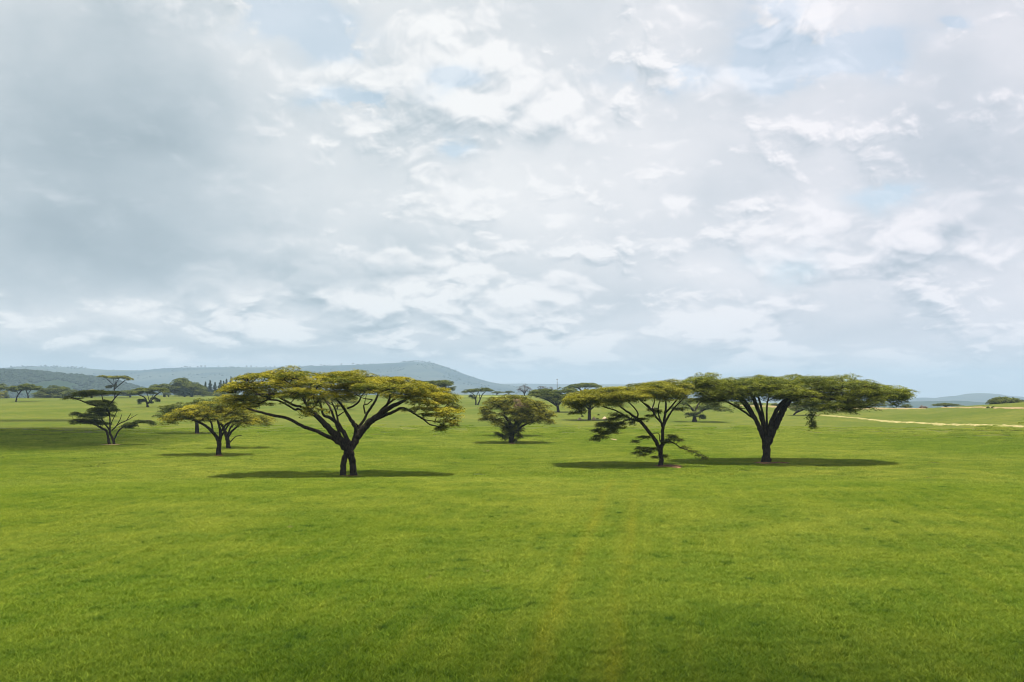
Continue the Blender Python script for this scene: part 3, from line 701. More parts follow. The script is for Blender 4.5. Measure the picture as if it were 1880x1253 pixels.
# --- broad dense acacia on the right
c6 = crop(1220, 660, 3.9167)
build_tree((1405, 852), 'broadest, densest acacia, dark umbrella crown on a fan of black limbs',
 conv=c6, seed=13, material=L_green if False else leaf_mat('acacia_leaf_deep', (.040, .068, .010), (.26, .28, .022)), leaf=.175, dens=13, spray=.44, cr=.05,
 limbs=[
 [(728,745,36,0),(733,690,30,0),(733,620,30,0),(735,560,34,0)],
 [(722,640,14,0),(712,575,16,-.3),(680,512,15,-.8),(640,430,13,-1.4),(590,350,12,-2),(553,305,10,-2.6),(510,270,7,-3),(430,240,4,-4)],
 [(724,600,14,.2),(712,540,14,.4),(690,470,13,.8),(640,390,12,1.2),(590,310,10,2),(545,260,6,2.5)],
 [(732,560,16,0),(705,450,15,-.3),(662,345,14,-.6),(630,275,13,-1),(590,220,8,-1.5)],
 [(738,560,12,.4),(726,430,9,.6),(706,320,8,.8),(688,260,7,1),(670,200,5,1)],
 [(745,540,10,.2),(746,420,7,.5),(758,320,6,1),(770,285,5,1.2),(800,230,4,2)],
 [(748,560,18,0),(770,440,16,-.5),(805,350,14,-1),(845,295,12,-1.5),(900,250,8,-2)],
 [(742,610,26,0),(768,545,26,.2),(810,470,24,.5),(852,400,22,.8),(892,330,20,1),(940,280,17,1.2),(1040,230,12,1),(1180,210,9,.5),(1350,205,7,0),(1550,225,5,-.5),(1680,250,3,-.5)],
 [(940,290,14,.5),(1010,270,10,-1),(1100,280,7,-2.5),(1200,290,5,-3.5)],
 [(860,400,12,1),(960,310,10,3.5),(1100,240,8,5.5),(1250,210,5,6)],
 [(650,420,8,.8),(560,340,7,3.5),(420,260,5,5)]],
 top=[(140,165),(180,135),(300,98),(400,115),(470,142),(510,138),(600,108),(680,102),(780,120),(880,137),(950,103),(1020,84),(1090,97),(1170,112),(1250,107),(1350,127),(1450,152),(1550,172),(1650,200),(1710,240),(1748,285)],
 bot=[(140,260),(200,270),(250,285),(300,310),(370,330),(430,290),(500,345),(560,300),(620,268),(700,262),(770,285),(850,285),(950,320),(1050,345),(1130,375),(1200,365),(1280,385),(1340,405),(1400,365),(1460,305),(1520,315),(1600,300),(1680,335),(1710,285),(1748,300)],
 n=560, depth=7.5, size=1.3, flat=.26, vb=1.15, rim=.1,
 under=[(1062,385,30,22,0),(1062,420,22,22,0),(1065,455,22,22,0),(1070,480,16,14,0),(1330,370,55,26,0),(1300,350,60,22,1),(370,325,30,18,0),(510,335,26,22,-1),(1735,282,20,14,0),(1655,325,45,16,0),(1690,230,60,14,0),(1150,350,40,26,0)])

# --- the ragged tree on the left
c1 = crop(0, 640, 5.697)
build_tree((203, 818), 'ragged dark tree with layered crown on the left and bare branches on its right side',
 conv=c1, seed=14, material=L_green, leaf=.18, dens=46, spray=.42, depth=3.2, copies=2.4, cr=.04,
 limbs=[
 [(1150,1010,15,0),(1130,930,13,0),(1108,860,13,0),(1060,830,11,-.2),(1000,790,9,-.5),(900,765,7,-.8),(790,745,4,-1)],
 [(1197,1008,14,.1),(1180,950,13,0),(1150,880,12,0),(1142,800,8,.2),(1132,700,8,.3),(1105,620,8,.2),(1000,600,7,0),(930,580,6,-.2),(870,555,6,-.3),(780,520,5,-.4),(715,505,3,-.5)],
 [(1135,700,6,.3),(1065,570,6,.6),(1035,490,4,.8)],
 [(1110,630,7,.2),(1170,530,6,.6),(1230,455,4,1)],
 [(1185,960,9,0),(1245,860,8,-.3),(1325,805,8,-.6),(1400,778,7,-.8),(1500,760,6,-1),(1600,755,5,-1.1),(1630,785,3,-1.2)],
 [(1165,860,7,0),(1230,790,6,.4),(1310,750,4,.8),(1405,690,2,1.2)],
 [(1210,805,5,.3),(1245,740,4,.3),(1260,690,2,.3)],[(1300,757,4,.7),(1335,700,3,.7),(1345,680,2,.7)],[(1350,730,2.5,1),(1350,690,1.5,1.1)],
 [(1155,790,5,.1),(1190,710,4,.1),(1212,660,3,.1)],[(1150,870,8,.2),(1050,760,7,1),(980,680,5,1.6)]],
 pads=[(720,505,55,9,0),(800,475,70,14,0),(870,460,90,18,0),(1000,450,110,16,0),(1130,462,90,18,0),(1060,560,90,24,0),(960,560,80,18,0),(1120,600,75,28,0),(1000,645,100,28,0),(890,700,90,24,0),(1050,700,85,30,0),(780,680,50,16,0),(830,750,95,15,0),(950,760,100,20,0),(1060,785,55,20,0),(745,768,36,8,0)],
 under=[(1185,645,42,15,0),(1380,790,62,13,-.7),(1320,815,45,12,-.5),(1500,762,65,8,-1),(1595,768,36,9,-1.1),(1625,785,18,10,-1.2)])

# --- the group at left: two in front, one behind
build_tree((401, 838), 'golden acacia on a single stem in front of two others, far left',
 seed=15, material=L_gold, leaf=.19, dens=15, spray=.46, depth=4.2, cr=.045, size=1.1, n=130, flat=.28,
 limbs=[[(401.5,838,4.6,0),(402,820,4.3,0),(401,808,4.3,0),(396,800,3.4,-.2),(386,787,2.8,-.6),(375,778,2.4,-1),(350,768,1.8,-1.4),(325,770,1,-1.5)],
        [(402,812,3.6,0),(403,798,3,.3),(401,787,2.4,.5),(395,770,1.6,.8)],[(403,806,2.8,0),(408,790,2.2,-.4),(425,775,1.6,-1),(450,772,1,-1.5)],
        [(390,792,2,0),(380,775,1.6,1.5),(360,760,1,2.5)],[(405,800,2,.4),(415,775,1.6,2),(430,750,1,3)]],
 rim=.12,
 top=[(294,785),(303,763),(320,752),(337,745),(366,737),(390,728),(405,724),(425,724),(445,738),(460,758),(474,784)],
 bot=[(296,793),(315,789),(335,776),(365,776),(385,783),(400,777),(430,774),(455,788),(471,795)])
build_tree((421, 825), 'olive acacia directly behind the golden single-stem one, half hidden by its crown',
 seed=16, material=L_olive, leaf=.2, dens=13, spray=.5, depth=4, size=1.1, n=50,
 limbs=[[(421,826,3.8,0),(418,812,3.5,0),(416,800,3.6,0),(412,788,2.6,-.3),(405,775,1.8,-.6)],[(418,803,2.6,0),(426,790,2,.5),(440,778,1.4,.8)],[(422,812,1.2,0),(432,802,.8,0),(444,799,.6,0)],[(417,800,2,0),(430,780,1.6,-1),(460,765,1,-2)]],
 top=[(385,762),(400,748),(420,742),(455,744),(478,754),(500,768)], bot=[(385,785),(410,786),(430,783),(460,778),(487,787),(500,772)])
build_tree((362, 797), 'darker green acacia at the back of the group of three, showing above the golden one',
 seed=17, material=L_green, leaf=.32, dens=7, spray=.55, size=1.5, n=60, trunkpx=3.2, nl=7, fork=.55,
 top=[(283,770),(290,757),(300,745),(330,737),(350,731),(385,731),(400,738),(420,745)], bot=[(283,778),(300,768),(330,768),(360,775),(385,775),(420,765)])

# --- bushy pair in the middle
c4c = crop(800, 660, 5.875)
build_tree((939, 815), 'dense bushy acacia in the middle with leafy growth down its stem',
 seed=18, material=L_warm, leaf=.22, dens=15, spray=.46, rim=.12, size=.85, n=230, depth=5.2, flat=.34, vb=1.25, cr=.05,
 limbs=[[(939,817,5,0),(939,800,4.4,0),(938,788,4,0),(935,775,3,-.3),(925,762,1.8,-.8)],[(940,795,3.4,0),(946,780,2.6,.3),(950,765,1.6,.6)],[(945,795,2.4,0),(955,785,2,-.8),(968,777,1.5,-1.4),(985,772,1,-1.8)],
        [(937,790,2.4,0),(925,778,1.8,.6),(910,770,1,1)],[(941,795,2,0),(950,770,1.5,2),(960,750,1,3)]],
 top=[(880,754),(885,745),(893,732),(908,727),(925,724),(945,723),(965,727),(985,733),(1003,742),(1014,752),(1020,768)],
 bot=[(880,762),(890,773),(905,778),(920,780),(940,775),(960,780),(985,775),(1005,780),(1020,776)],
 under=[(925,788,7,5,-.5),(934,795,9,6,-.4),(946,790,10,6,-.6),(952,800,7,5,0),(930,803,7,4,.3),(914,797,5,3,-.3),(922,800,4,3,.2),(947,808,4,3,-.3),(940,783,12,7,.3),(928,780,9,5,0),(955,790,6,4,.6)],
 dead=[(947,736,8,4,-4.6),(955,742,9,4,-4.9),(962,746,8,3,-5),(950,745,8,4,-5),(941,748,5,3,-4.8)])
build_tree((951, 802), 'olive acacia standing close behind the dense bushy one in the middle',
 seed=19, material=L_warm, leaf=.3, dens=7, spray=.5, n=50, size=1.4, trunkpx=2.6,
 top=[(893,735),(905,727),(925,724),(955,725),(985,735),(1010,752)], bot=[(893,745),(920,758),(950,765),(985,765),(1010,762)])

# --- mid-distance umbrella acacias
build_tree((1082, 772), 'mid-sized acacia with golden crown behind the open one, beside pale termite mounds', seed=20, material=L_gold, leaf=.34, dens=6.5, spray=.55, n=55, trunkpx=2.9, fork=.5,
 top=[(1036,738),(1045,724),(1062,718),(1080,714),(1105,712),(1135,722)], bot=[(1036,748),(1052,752),(1065,760),(1080,752),(1100,748),(1135,745)])
build_tree((1025, 757), 'green acacia with a fan of limbs under its wide crown, next to the thin pole', seed=21, material=L_green, leaf=.4, dens=5, spray=.65, n=70, trunkpx=2.6, fork=.35, nl=9, spread=1.0,
 top=[(970,722),(985,716),(1000,713),(1020,712),(1048,712),(1066,722)], bot=[(970,727),(990,730),(1003,735),(1020,745),(1045,740),(1066,732)])
build_tree((1072, 737), 'far umbrella acacia whose crown stands against the sky, right of the thin pole', seed=22, material=L_green, leaf=.5, dens=3.5, spray=.8, n=60, trunkpx=1.6, fork=.4, spread=1.0,
 top=[(1036,712),(1050,707),(1065,703),(1080,702.5),(1095,706),(1106,713)], bot=[(1036,715),(1055,712),(1075,711),(1095,711),(1106,715)])
build_tree((875, 744), 'small umbrella acacia on a forked stem, alone right of the largest crown', seed=23, material=L_green, leaf=.42, dens=5, spray=.6, n=40,
 limbs=[[(873.5,745,1.3,0),(873.5,735,1.1,0),(872,728,.9,0),(866,722,.6,0),(858,719,.4,0)],[(877,745,1.3,0),(881,735,1,0),(886,724,.8,0),(892,719,.5,0)],[(873.5,732,.8,0),(877,722,.6,1),(880,717,.4,1)],[(881,733,.7,0),(880,724,.5,-1.5),(876,717,.3,-2)]],
 top=[(848,719),(856,715),(870,714),(882,711.5),(897,712),(906,717)], bot=[(848,722),(858,721),(872,720),(885,719),(895,719),(906,719)], under=[(864,728,6,2,0),(870,731,4,2,0)])
build_tree((800, 752), 'umbrella acacia behind the right side of the largest crown, its top against the blue hill', seed=24, material=L_green, leaf=.4, dens=5.5, spray=.6, n=60, trunkpx=1.8, fork=.6,
 top=[(762,704),(775,700),(800,698),(820,698),(834,701)], bot=[(762,709),(785,710),(805,712),(822,709),(834,708)], under=[(828,714,8,3,0),(815,712,8,3,0)])
build_tree((619, 752), 'low acacia seen under the limbs of the largest tree', seed=25, material=L_olive, leaf=.4, dens=5, spray=.6, n=36, trunkpx=1.4,
 top=[(580,738),(595,730),(620,726),(645,730),(660,738)], bot=[(580,741),(600,740),(620,740),(645,740),(660,741)])
build_tree((1275, 775), 'stout low acacia with a thick stem behind the two large right-hand trees', seed=26, material=L_green, leaf=.34, dens=6, spray=.55, n=50, size=1.5,
 limbs=[[(1275,776,4.6,0),(1275,768,3.6,0),(1275,758,3,0),(1268,748,1.8,0),(1260,740,1,0)],[(1277,762,2.4,0),(1288,755,2,0),(1297,751,1.7,0),(1310,749,1.2,0),(1325,752,.8,0)],[(1275,760,2,0),(1282,745,1.5,1),(1290,735,1,2)]],
 top=[(1235,745),(1248,736),(1265,730),(1285,728),(1300,735),(1320,745),(1343,752)], bot=[(1235,750),(1255,756),(1270,760),(1285,762),(1297,752),(1320,754),(1343,757)],
 under=[(1268,762,7,4,-1),(1285,764,7,4,-1),(1263,760,5,3,0),(1290,767,4,3,0)])
build_tree((1457, 763), 'small green acacia seen to the right of the black fan of limbs', seed=27, material=L_green, leaf=.4, dens=6, spray=.55, n=36, trunkpx=1.6,
 top=[(1443,744),(1455,737),(1475,735),(1500,740),(1512,747)], bot=[(1443,752),(1460,756),(1475,758),(1495,756),(1512,753)])

# --- left background
c4 = crop(180, 670, 6.714); cT = crop(0, 670, 9.4)
build_tree((271, 748), 'dark acacia with forked limbs and drooping side sprays, alone in the left field', conv=c4, seed=28, material=L_green, leaf=.4, dens=14, spray=.6, copies=1.2, cr=.06,
 limbs=[[(615,523,14,0),(607,490,11,0),(597,450,9,0),(572,405,8,0),(530,382,6,0),(470,360,4,0)],[(612,480,10,0),(655,440,8,0),(700,385,7,0),(745,350,6,0),(800,320,4,0)],[(632,450,5,0),(612,400,4,.5),(590,350,3,1)],[(600,470,4,0),(560,440,3,-1),(530,450,2,-1)],[(650,445,4,0),(700,420,3,-1),(750,430,2,-1)],[(608,480,5,0),(640,400,4,2.5),(650,350,3,3)]],
 pads=[(600,320,100,22,0),(470,345,85,18,0),(540,300,80,16,0),(700,300,100,18,0),(790,300,60,14,0),(640,345,60,14,0),(830,320,50,12,0)],
 under=[(530,440,30,14,-1),(520,470,16,12,-1),(700,412,42,10,-1),(748,438,22,12,-1),(660,462,22,9,-.6),(580,440,20,12,-.4)])
build_tree((212, 731), 'tall slender umbrella acacia rising above the ragged tree, crown against the hill', conv=c4, seed=29, material=L_olive, leaf=.42, dens=14, spray=.6, copies=1.3, cr=.07,
 limbs=[[(210,412,10,0),(203,360,9,0),(198,310,8,0),(196,265,7,0),(150,215,5,0),(100,172,4,0)],[(198,290,7,0),(225,220,5,0),(255,165,4,0)],[(198,305,7,0),(265,245,6,0),(335,188,5,0)],[(196,270,4,0),(185,200,4,1),(170,150,3,1)],[(198,270,4,0),(230,210,4,-2),(240,160,3,-3)]],
 pads=[(50,142,60,13,0),(140,150,75,14,0),(235,150,80,15,0),(320,148,55,15,0),(395,178,42,15,0),(360,165,50,14,0),(190,160,60,12,0)],
 under=[(125,275,32,14,0),(205,255,22,14,0),(150,265,26,10,0)])
build_tree((30, 738), 'leaning umbrella acacia at the far left, its curved stem clear of the others', conv=cT, seed=30, material=L_green, leaf=.42, dens=6, spray=.6, n=60,
 limbs=[[(277,640,13,0),(282,600,11,0),(300,540,11,0),(335,485,11,0),(380,430,9,0),(440,390,6,0)],[(320,510,8,0),(270,440,6,0),(230,410,4,0)],[(370,440,8,0),(480,400,6,0),(580,390,4,0)],[(360,450,6,0),(380,400,5,3),(400,370,3,4)]],
 top=[(145,460),(165,405),(220,362),(300,345),(380,325),(480,325),(560,342),(650,372),(690,405)], bot=[(145,490),(200,475),(260,450),(330,440),(450,440),(560,440),(640,430),(690,425)])
build_tree((51.5, 731.5), 'second umbrella acacia behind the leaning one at the far left', conv=cT, seed=31, material=L_green, leaf=.45, dens=5, spray=.65, n=40,
 limbs=[[(487,578,13,0),(485,540,11,0),(465,490,10,0),(445,440,7,0),(400,400,4,0)],[(475,510,6,0),(520,440,5,1),(580,400,4,1)]],
 top=[(380,380),(450,345),(560,345),(640,370),(690,400)], bot=[(380,425),(450,440),(560,440),(640,440),(690,430)])
build_tree((103, 731), 'wide bushy acacia with its crown reaching the grass, second group from the left', conv=cT, seed=32, material=L_green, leaf=.45, dens=5, spray=.65, n=110, flat=.4, vb=1.1, name='bushy_tree', trunkpx=2.5,
 top=[(610,500),(660,440),(760,400),(850,370),(960,352),(1070,358),(1170,378),(1250,420),(1300,470)], bot=[(610,540),(700,570),(900,580),(1100,580),(1230,560),(1300,490)])
build_tree((12, 731), 'round grey green bush at the left edge of the field', seed=33, material=L_green, leaf=.5, dens=4, spray=.7, n=26, name='bush', cat='bush', flat=.6, vb=1.0, trunkpx=1,
 top=[(5,728),(9,724),(13,723),(17,727)], bot=[(5,731.5),(9,732),(14,732),(17,731)])
build_tree((-14, 733), 'acacia cut by the left edge of the photo', seed=34, material=L_green, leaf=.45, dens=5, spray=.65, n=50, trunkpx=2,
 top=[(-50,716),(-30,708),(-10,704),(5,706),(13,712)], bot=[(-50,720),(-20,718),(0,716),(13,715)])
build_tree((-6, 731), 'brownish bush below the acacia crown at the left edge', seed=35, material=L_olive, leaf=.5, dens=4, spray=.7, n=40, name='bush', cat='bush', flat=.6, vb=1.0, trunkpx=1,
 top=[(-30,722),(-15,716),(0,714),(9,718),(12,722)], bot=[(-30,732),(-10,732),(5,732),(12,731)])
build_tree((239, 730), 'low dark acacia between the tall slender one and the wooded clump', conv=c4, seed=36, material=L_green, leaf=.45, dens=5, spray=.65, n=60, trunkpx=1.5,
 top=[(215,330),(260,312),(340,308),(420,300),(500,300),(560,320)], bot=[(215,355),(270,375),(350,385),(450,375),(520,370),(560,350)])
build_tree((168, 731), 'low acacia behind the ragged tree, showing between its upper branches', seed=37, material=L_olive, leaf=.45, dens=4.5, spray=.65, n=60, trunkpx=1.5,
 top=[(138,723),(150,718),(170,716),(190,716),(210,719)], bot=[(138,726),(160,728),(180,728),(200,727),(210,724)])
build_tree((302, 729), 'left wing of the wooded clump, a spreading acacia with pale light under it', conv=c4, seed=38, material=L_green, leaf=.45, dens=4.5, spray=.7, n=80, trunkpx=2,
 top=[(625,285),(670,250),(740,232),(840,222),(920,222),(970,240)], bot=[(625,300),(700,315),(780,330),(860,355),(920,360),(970,350)])
build_tree((352, 729), 'tallest bushy acacia of the wooded clump, with a knob on top', conv=c4, seed=39, material=L_green, leaf=.45, dens=4.5, spray=.7, n=180, flat=.45, vb=1.1, name='bushy_tree', trunkpx=2,
 top=[(900,250),(945,215),(975,165),(1005,148),(1045,148),(1075,180),(1110,200),(1180,205),(1240,235),(1300,285),(1340,330)], bot=[(900,350),(960,375),(1050,382),(1150,380),(1250,378),(1340,370)])
build_tree((339, 729.5), 'rounded dark bush at the foot of the wooded clump', conv=c4, seed=40, material=L_dark, leaf=.45, dens=4.5, spray=.7, n=60, flat=.6, vb=1.0, name='bush', cat='bush', trunkpx=1.5,
 top=[(965,340),(1000,305),(1060,290),(1120,300),(1170,345)], bot=[(965,375),(1020,386),(1100,386),(1170,378)])
build_tree((310, 729.5), 'small bush in front of the left wing of the wooded clump', conv=c4, seed=41, material=L_green, leaf=.45, dens=4.5, spray=.7, n=24, flat=.6, vb=1.0, name='bush', cat='bush', trunkpx=1,
 top=[(800,345),(835,330),(880,325),(900,345)], bot=[(800,378),(840,380),(880,380),(900,375)])
# conifers
def conifer(px, topy, wpx, seed, basey=725.5, d=860):
    G = ground_at(px, basey, d); ppm = F / d; rng = np.random.RandomState(seed)
    gy = 720 + (CAMH - G[2]) * F / d
    H = (gy - topy) / ppm; w = wpx / ppm
    root = tree_root('conifer_tree', G, None or '', 'tree', 'dark conifers beyond the left field')
    wd = Wood(); P, rd = smooth_path([[0, 0, -.3], [0, 0, H * .5], [0, 0, H * .97]], [w * .09, w * .06, w * .02], 3); wd.tube(P, rd, 6); wd.build(root)
    pads = []; n = 44
    for k in range(n):
        f = (k + .5) / n; r = w * 1.8 * (1 - f) ** .75 * rng.uniform(.75, 1.15) * (1 if f > .12 else .7); a = rng.uniform(0, 6.28)
        pads.append([math.cos(a) * r * .45, math.sin(a) * r * .45, H * (.06 + .93 * f), max(.3, r * .6), max(.3, r * .6), max(.4, H * .05)])
    V, Q, t = foliage(pads, rng, .55, 6, .6, .6); mesh_obj('crown', V, Q, L_dark, root, attr=t)
    return root
for k, (cx, ty, cw, lab) in enumerate([
   (1325, 215, 24, 'first dark conifer right of the wooded clump, slim and short'), (1380, 195, 32, 'pointed conifer second from the wooded clump'), (1440, 220, 28, 'short stout conifer with a gap on either side'),
   (1510, 195, 34, 'broad conifer joined to its right-hand neighbours'), (1545, 202, 26, 'conifer in the middle of the joined row, lower than its neighbours'), (1582, 178, 24, 'narrow conifer just left of the tallest one'),
   (1637, 152, 32, 'tallest dark conifer of the row'), (1692, 190, 22, 'last conifer of the row, touching the largest golden crown')]):
    r_ = conifer(180 + cx / 6.714, 670 + ty / 6.714, cw / 6.714 , 60 + k); r_['label'] = lab

build_tree((400, 727.5), 'low dark scrub along the foot of the conifer row', seed=70, material=L_green, leaf=.5, dens=4, spray=.7, n=60, flat=.6, vb=1.0, name='bush', cat='bush', trunkpx=1, depth=6, size=2.2,
 top=[(372,723),(382,720),(398,721),(415,719),(430,721),(440,724)], bot=[(372,727),(398,728),(420,728),(440,727)])
# --- right and centre background
build_tree((963, 727), 'leafless greyish brown tree on the skyline left of the thin pole', seed=42, material=L_grey, leaf=.35, dens=1.6, spray=.9, n=34, nl=9, fork=.2, trunkpx=1.1, name='bare_tree', spread=.95, flat=.7, vb=1.0, cr=.10,
 top=[(948,714),(954,706),(963,702.5),(970,704),(977,712)], bot=[(948,720),(956,722),(965,720),(972,722),(977,720)])
build_tree((994, 727), 'smaller leafless tree behind the green fan-limbed acacia', seed=43, material=L_grey, leaf=.35, dens=1.6, spray=.9, n=22, nl=7, fork=.3, trunkpx=1, name='bare_tree', flat=.7, vb=1.0, cr=.10,
 top=[(986,712),(993,706.5),(999,707),(1004,713)], bot=[(986,717),(994,719),(999,719),(1004,717)])
build_tree((1006, 727), 'grey leafless treetop just left of the pole', seed=44, material=L_grey, leaf=.35, dens=1.6, spray=.9, n=18, nl=6, fork=.3, trunkpx=1, name='bare_tree', flat=.7, vb=1.0, cr=.10,
 top=[(999,713),(1005,708),(1012,709),(1016,713)], bot=[(999,717),(1005,718),(1012,718),(1016,717)])
build_tree((934, 726), 'small flat-topped acacia on the skyline above the bushy middle tree', seed=45, material=L_green, leaf=.45, dens=4, spray=.7, n=26, trunkpx=1, fork=.45,
 top=[(923,721),(928,718),(936,717),(945,720)], bot=[(923,722),(930,721.5),(938,722),(945,721.5)])
build_tree((912, 726), 'low flat acacia left of the small flat-topped one on the skyline', seed=46, material=L_green, leaf=.45, dens=4, spray=.7, n=26, trunkpx=1, fork=.4,
 top=[(901,721.5),(908,718.5),(918,718),(926,720)], bot=[(901,723),(908,722.5),(918,722.5),(926,722)])
for px, py, w, h, lab, nm, sd_, mt in [
   (1580, 750, 10, 9, 'round green bush standing in the straw strip under the drooping crown end', 'bush', 50, L_green), (1556, 747, 14, 8, 'bush on the far edge of the field, partly behind the hanging crown', 'bush', 51, L_green),
   (1530, 745, 12, 9, 'shrubby tree on the far edge behind the densest crown', 'bush', 52, L_green), (1622, 747, 7, 5, 'small low bush between two drooping crown ends on the right', 'bush', 53, L_green),
   (1664, 749.5, 11, 9, 'flat-topped bush just right of the broadest crown', 'bush', 54, L_green), (1695, 751.5, 8, 7, 'low reddish brown bush on the field edge', 'bush', 55, L_dead),
   (1737, 749, 24, 9, 'long flat-topped acacia showing over the right field edge', 'acacia_tree', 56, L_green), (1845, 743, 30, 15, 'wide dark bush on the rise at the right edge of the photo', 'bush', 57, L_green),
   (1872, 743, 16, 11, 'lower bush right of the wide dark one on the rise', 'bush', 58, L_green), (1814, 749.5, 2.2, 3, 'tiny dark shrub in the straw strip, left one of two', 'bush', 61, L_green), (1823, 749.5, 2.6, 3.2, 'tiny dark shrub in the straw strip, right one of two', 'bush', 62, L_green),
   (1069, 765.5, 1.6, 3.2, 'young shrub left of the termite mounds', 'bush', 63, L_green), (1099, 763, 1.4, 3.4, 'young shrub above the termite mounds', 'bush', 64, L_green), (1097, 770, 1.5, 2.6, 'small shrub between the termite mounds', 'bush', 65, L_green),
   (1388, 745, 12, 8, 'distant bush seen between the black limbs', 'bush', 66, L_green), (1430, 746, 13, 7, 'distant bush seen right of the black limbs', 'bush', 67, L_green)]:
    df = None
    if (px, nm) in ((1737, 'acacia_tree'),): df = 500
    if px in (1845, 1872): df = 420
    if px in (1664, 1695): df = 490
    build_tree((px, py), lab, seed=sd_, material=mt, leaf=.4 if w > 5 else .25, dens=5 if w > 5 else 12, spray=.6 if w > 5 else .25, n=int(20 + w), name=nm, cat='tree' if 'tree' in nm else 'bush',
       flat=.5, vb=1.0, trunkpx=min(1, w * .1), fork=.2, dfix=df, size=w / (F / 480) * .35, conn='light', cr=.03,
       top=[(px - w, py - h * .45), (px - w * .55, py - h * .85), (px + w * .1, py - h), (px + w * .6, py - h * .8), (px + w, py - h * .5)],
       bot=[(px - w, py - h * (.4 if nm != 'bush' else .1)), (px, py - (.5 if nm == 'bush' else h * .55)), (px + w, py - h * (.4 if nm != 'bush' else .1))])

# trees along the hill skyline
rs = np.random.RandomState(77)
tiny = None
hx = ridge1[:, 0]; 
spots = [83, 108, 205, 314, 345, 405, 425, 432, 486, 590, 607, 628, 650, 682]
spots += list(rs.uniform(20, 175, 34)) + list(rs.uniform(735, 792, 30)) + list(rs.uniform(330, 380, 5)) + list(rs.uniform(440, 540, 7))
for k, px in enumerate(spots):
    P = at(px, 720, 7000); x = P[0]; z = float(np.interp(x, hx, ridge1[:, 2]))
    if tiny is None:
        root = tree_root('hill_tree', (x, 6990, z - 3), 'tiny hazy tree on the skyline of the far hill', 'tree', 'tiny trees along the skyline of the far hill')
        wd = Wood(); wd.tube(np.array([[0, 0, 0], [.3, 0, 7], [0, 0, 14]]), [1.1, .9, .5], 5); wd.build(root)
        pads = [[rs.uniform(-4, 4), rs.uniform(-4, 4), rs.uniform(10, 16), 4.5, 4.5, 2.5] for _ in range(9)]
        V, Q, t = foliage(pads, rs, 2.2, .35, 2.0); mesh_obj('crown', V, Q, L_dark, root, attr=t); tiny = root
    else:
        r2 = tiny.copy(); COL.objects.link(r2); r2.location = (x, 6990 + rs.uniform(-60, 40), z - 3)
        s = rs.uniform(.35, .9); r2.scale = (s * rs.uniform(.8, 1.3), s, s); r2.rotation_euler.z = rs.uniform(0, 6)
        for ch in tiny.children:
            c_ = ch.copy(); COL.objects.link(c_); c_.parent = r2

# woodland covering the nearer hill and parts of the far one: uncountable crowns
def woodland(grid, n, size, seed, label, r0=.2, r1=1.0, mask=None):
    r = np.random.RandomState(seed); nr_, nc_, _ = grid.shape; nf = int(nr_ * .8)
    V = []; Q = []; tn = []
    ii = r.uniform(nf * r0, nf * r1 - 1, n); jj_ = r.uniform(1, nc_ - 2, n)
    a = ii.astype(int); b = jj_.astype(int); P = grid[a, b] + (ii - a)[:, None] * (grid[a + 1, b] - grid[a, b]) + (jj_ - b)[:, None] * (grid[a, b + 1] - grid[a, b])
    m = fbm(P[:, 0] / (size * 26), P[:, 1] / (size * 26), seed, 4) > (mask if mask is not None else -9); P = P[m]
    k = len(P); s = size * r.uniform(.5, 1.2, k)
    ph = np.linspace(0, 2 * math.pi, 7)[:-1]
    rings = [(.75, .05), (1.0, .45), (.6, .85), (.0, 1.0)]
    Vr = []
    for rad, hh in rings:
        rr_ = s[:, None] * rad * r.uniform(.7, 1.2, (k, 6))
        Vr.append(np.stack([P[:, 0:1] + rr_ * np.cos(ph), P[:, 1:2] + rr_ * np.sin(ph), P[:, 2:3] + s[:, None] * hh * r.uniform(.85, 1.1, (k, 6)) - s[:, None] * .1], -1))
    V = np.stack(Vr, 1).reshape(-1, 3)
    base = np.arange(k)[:, None, None] * 24; q = []
    for lv in range(3):
        for t in range(6): q.append([lv * 6 + t, lv * 6 + (t + 1) % 6, (lv + 1) * 6 + (t + 1) % 6, (lv + 1) * 6 + t])
    Q = (base + np.array(q)[None]).reshape(-1, 4)
    o = mesh_obj('woodland', V, Q, L_dark, attr=np.repeat(r.rand(k), 18)); tag(o, label, 'woodland', kind='stuff')
woodland(rv2, 13000, 5.5, 5, 'hazy dark woodland covering the nearer hill at the left', .35, 1.0, -.28)
woodland(rv1, 4000, 7, 6, 'scattered far woods on the long blue hill', .1, .93, .10)

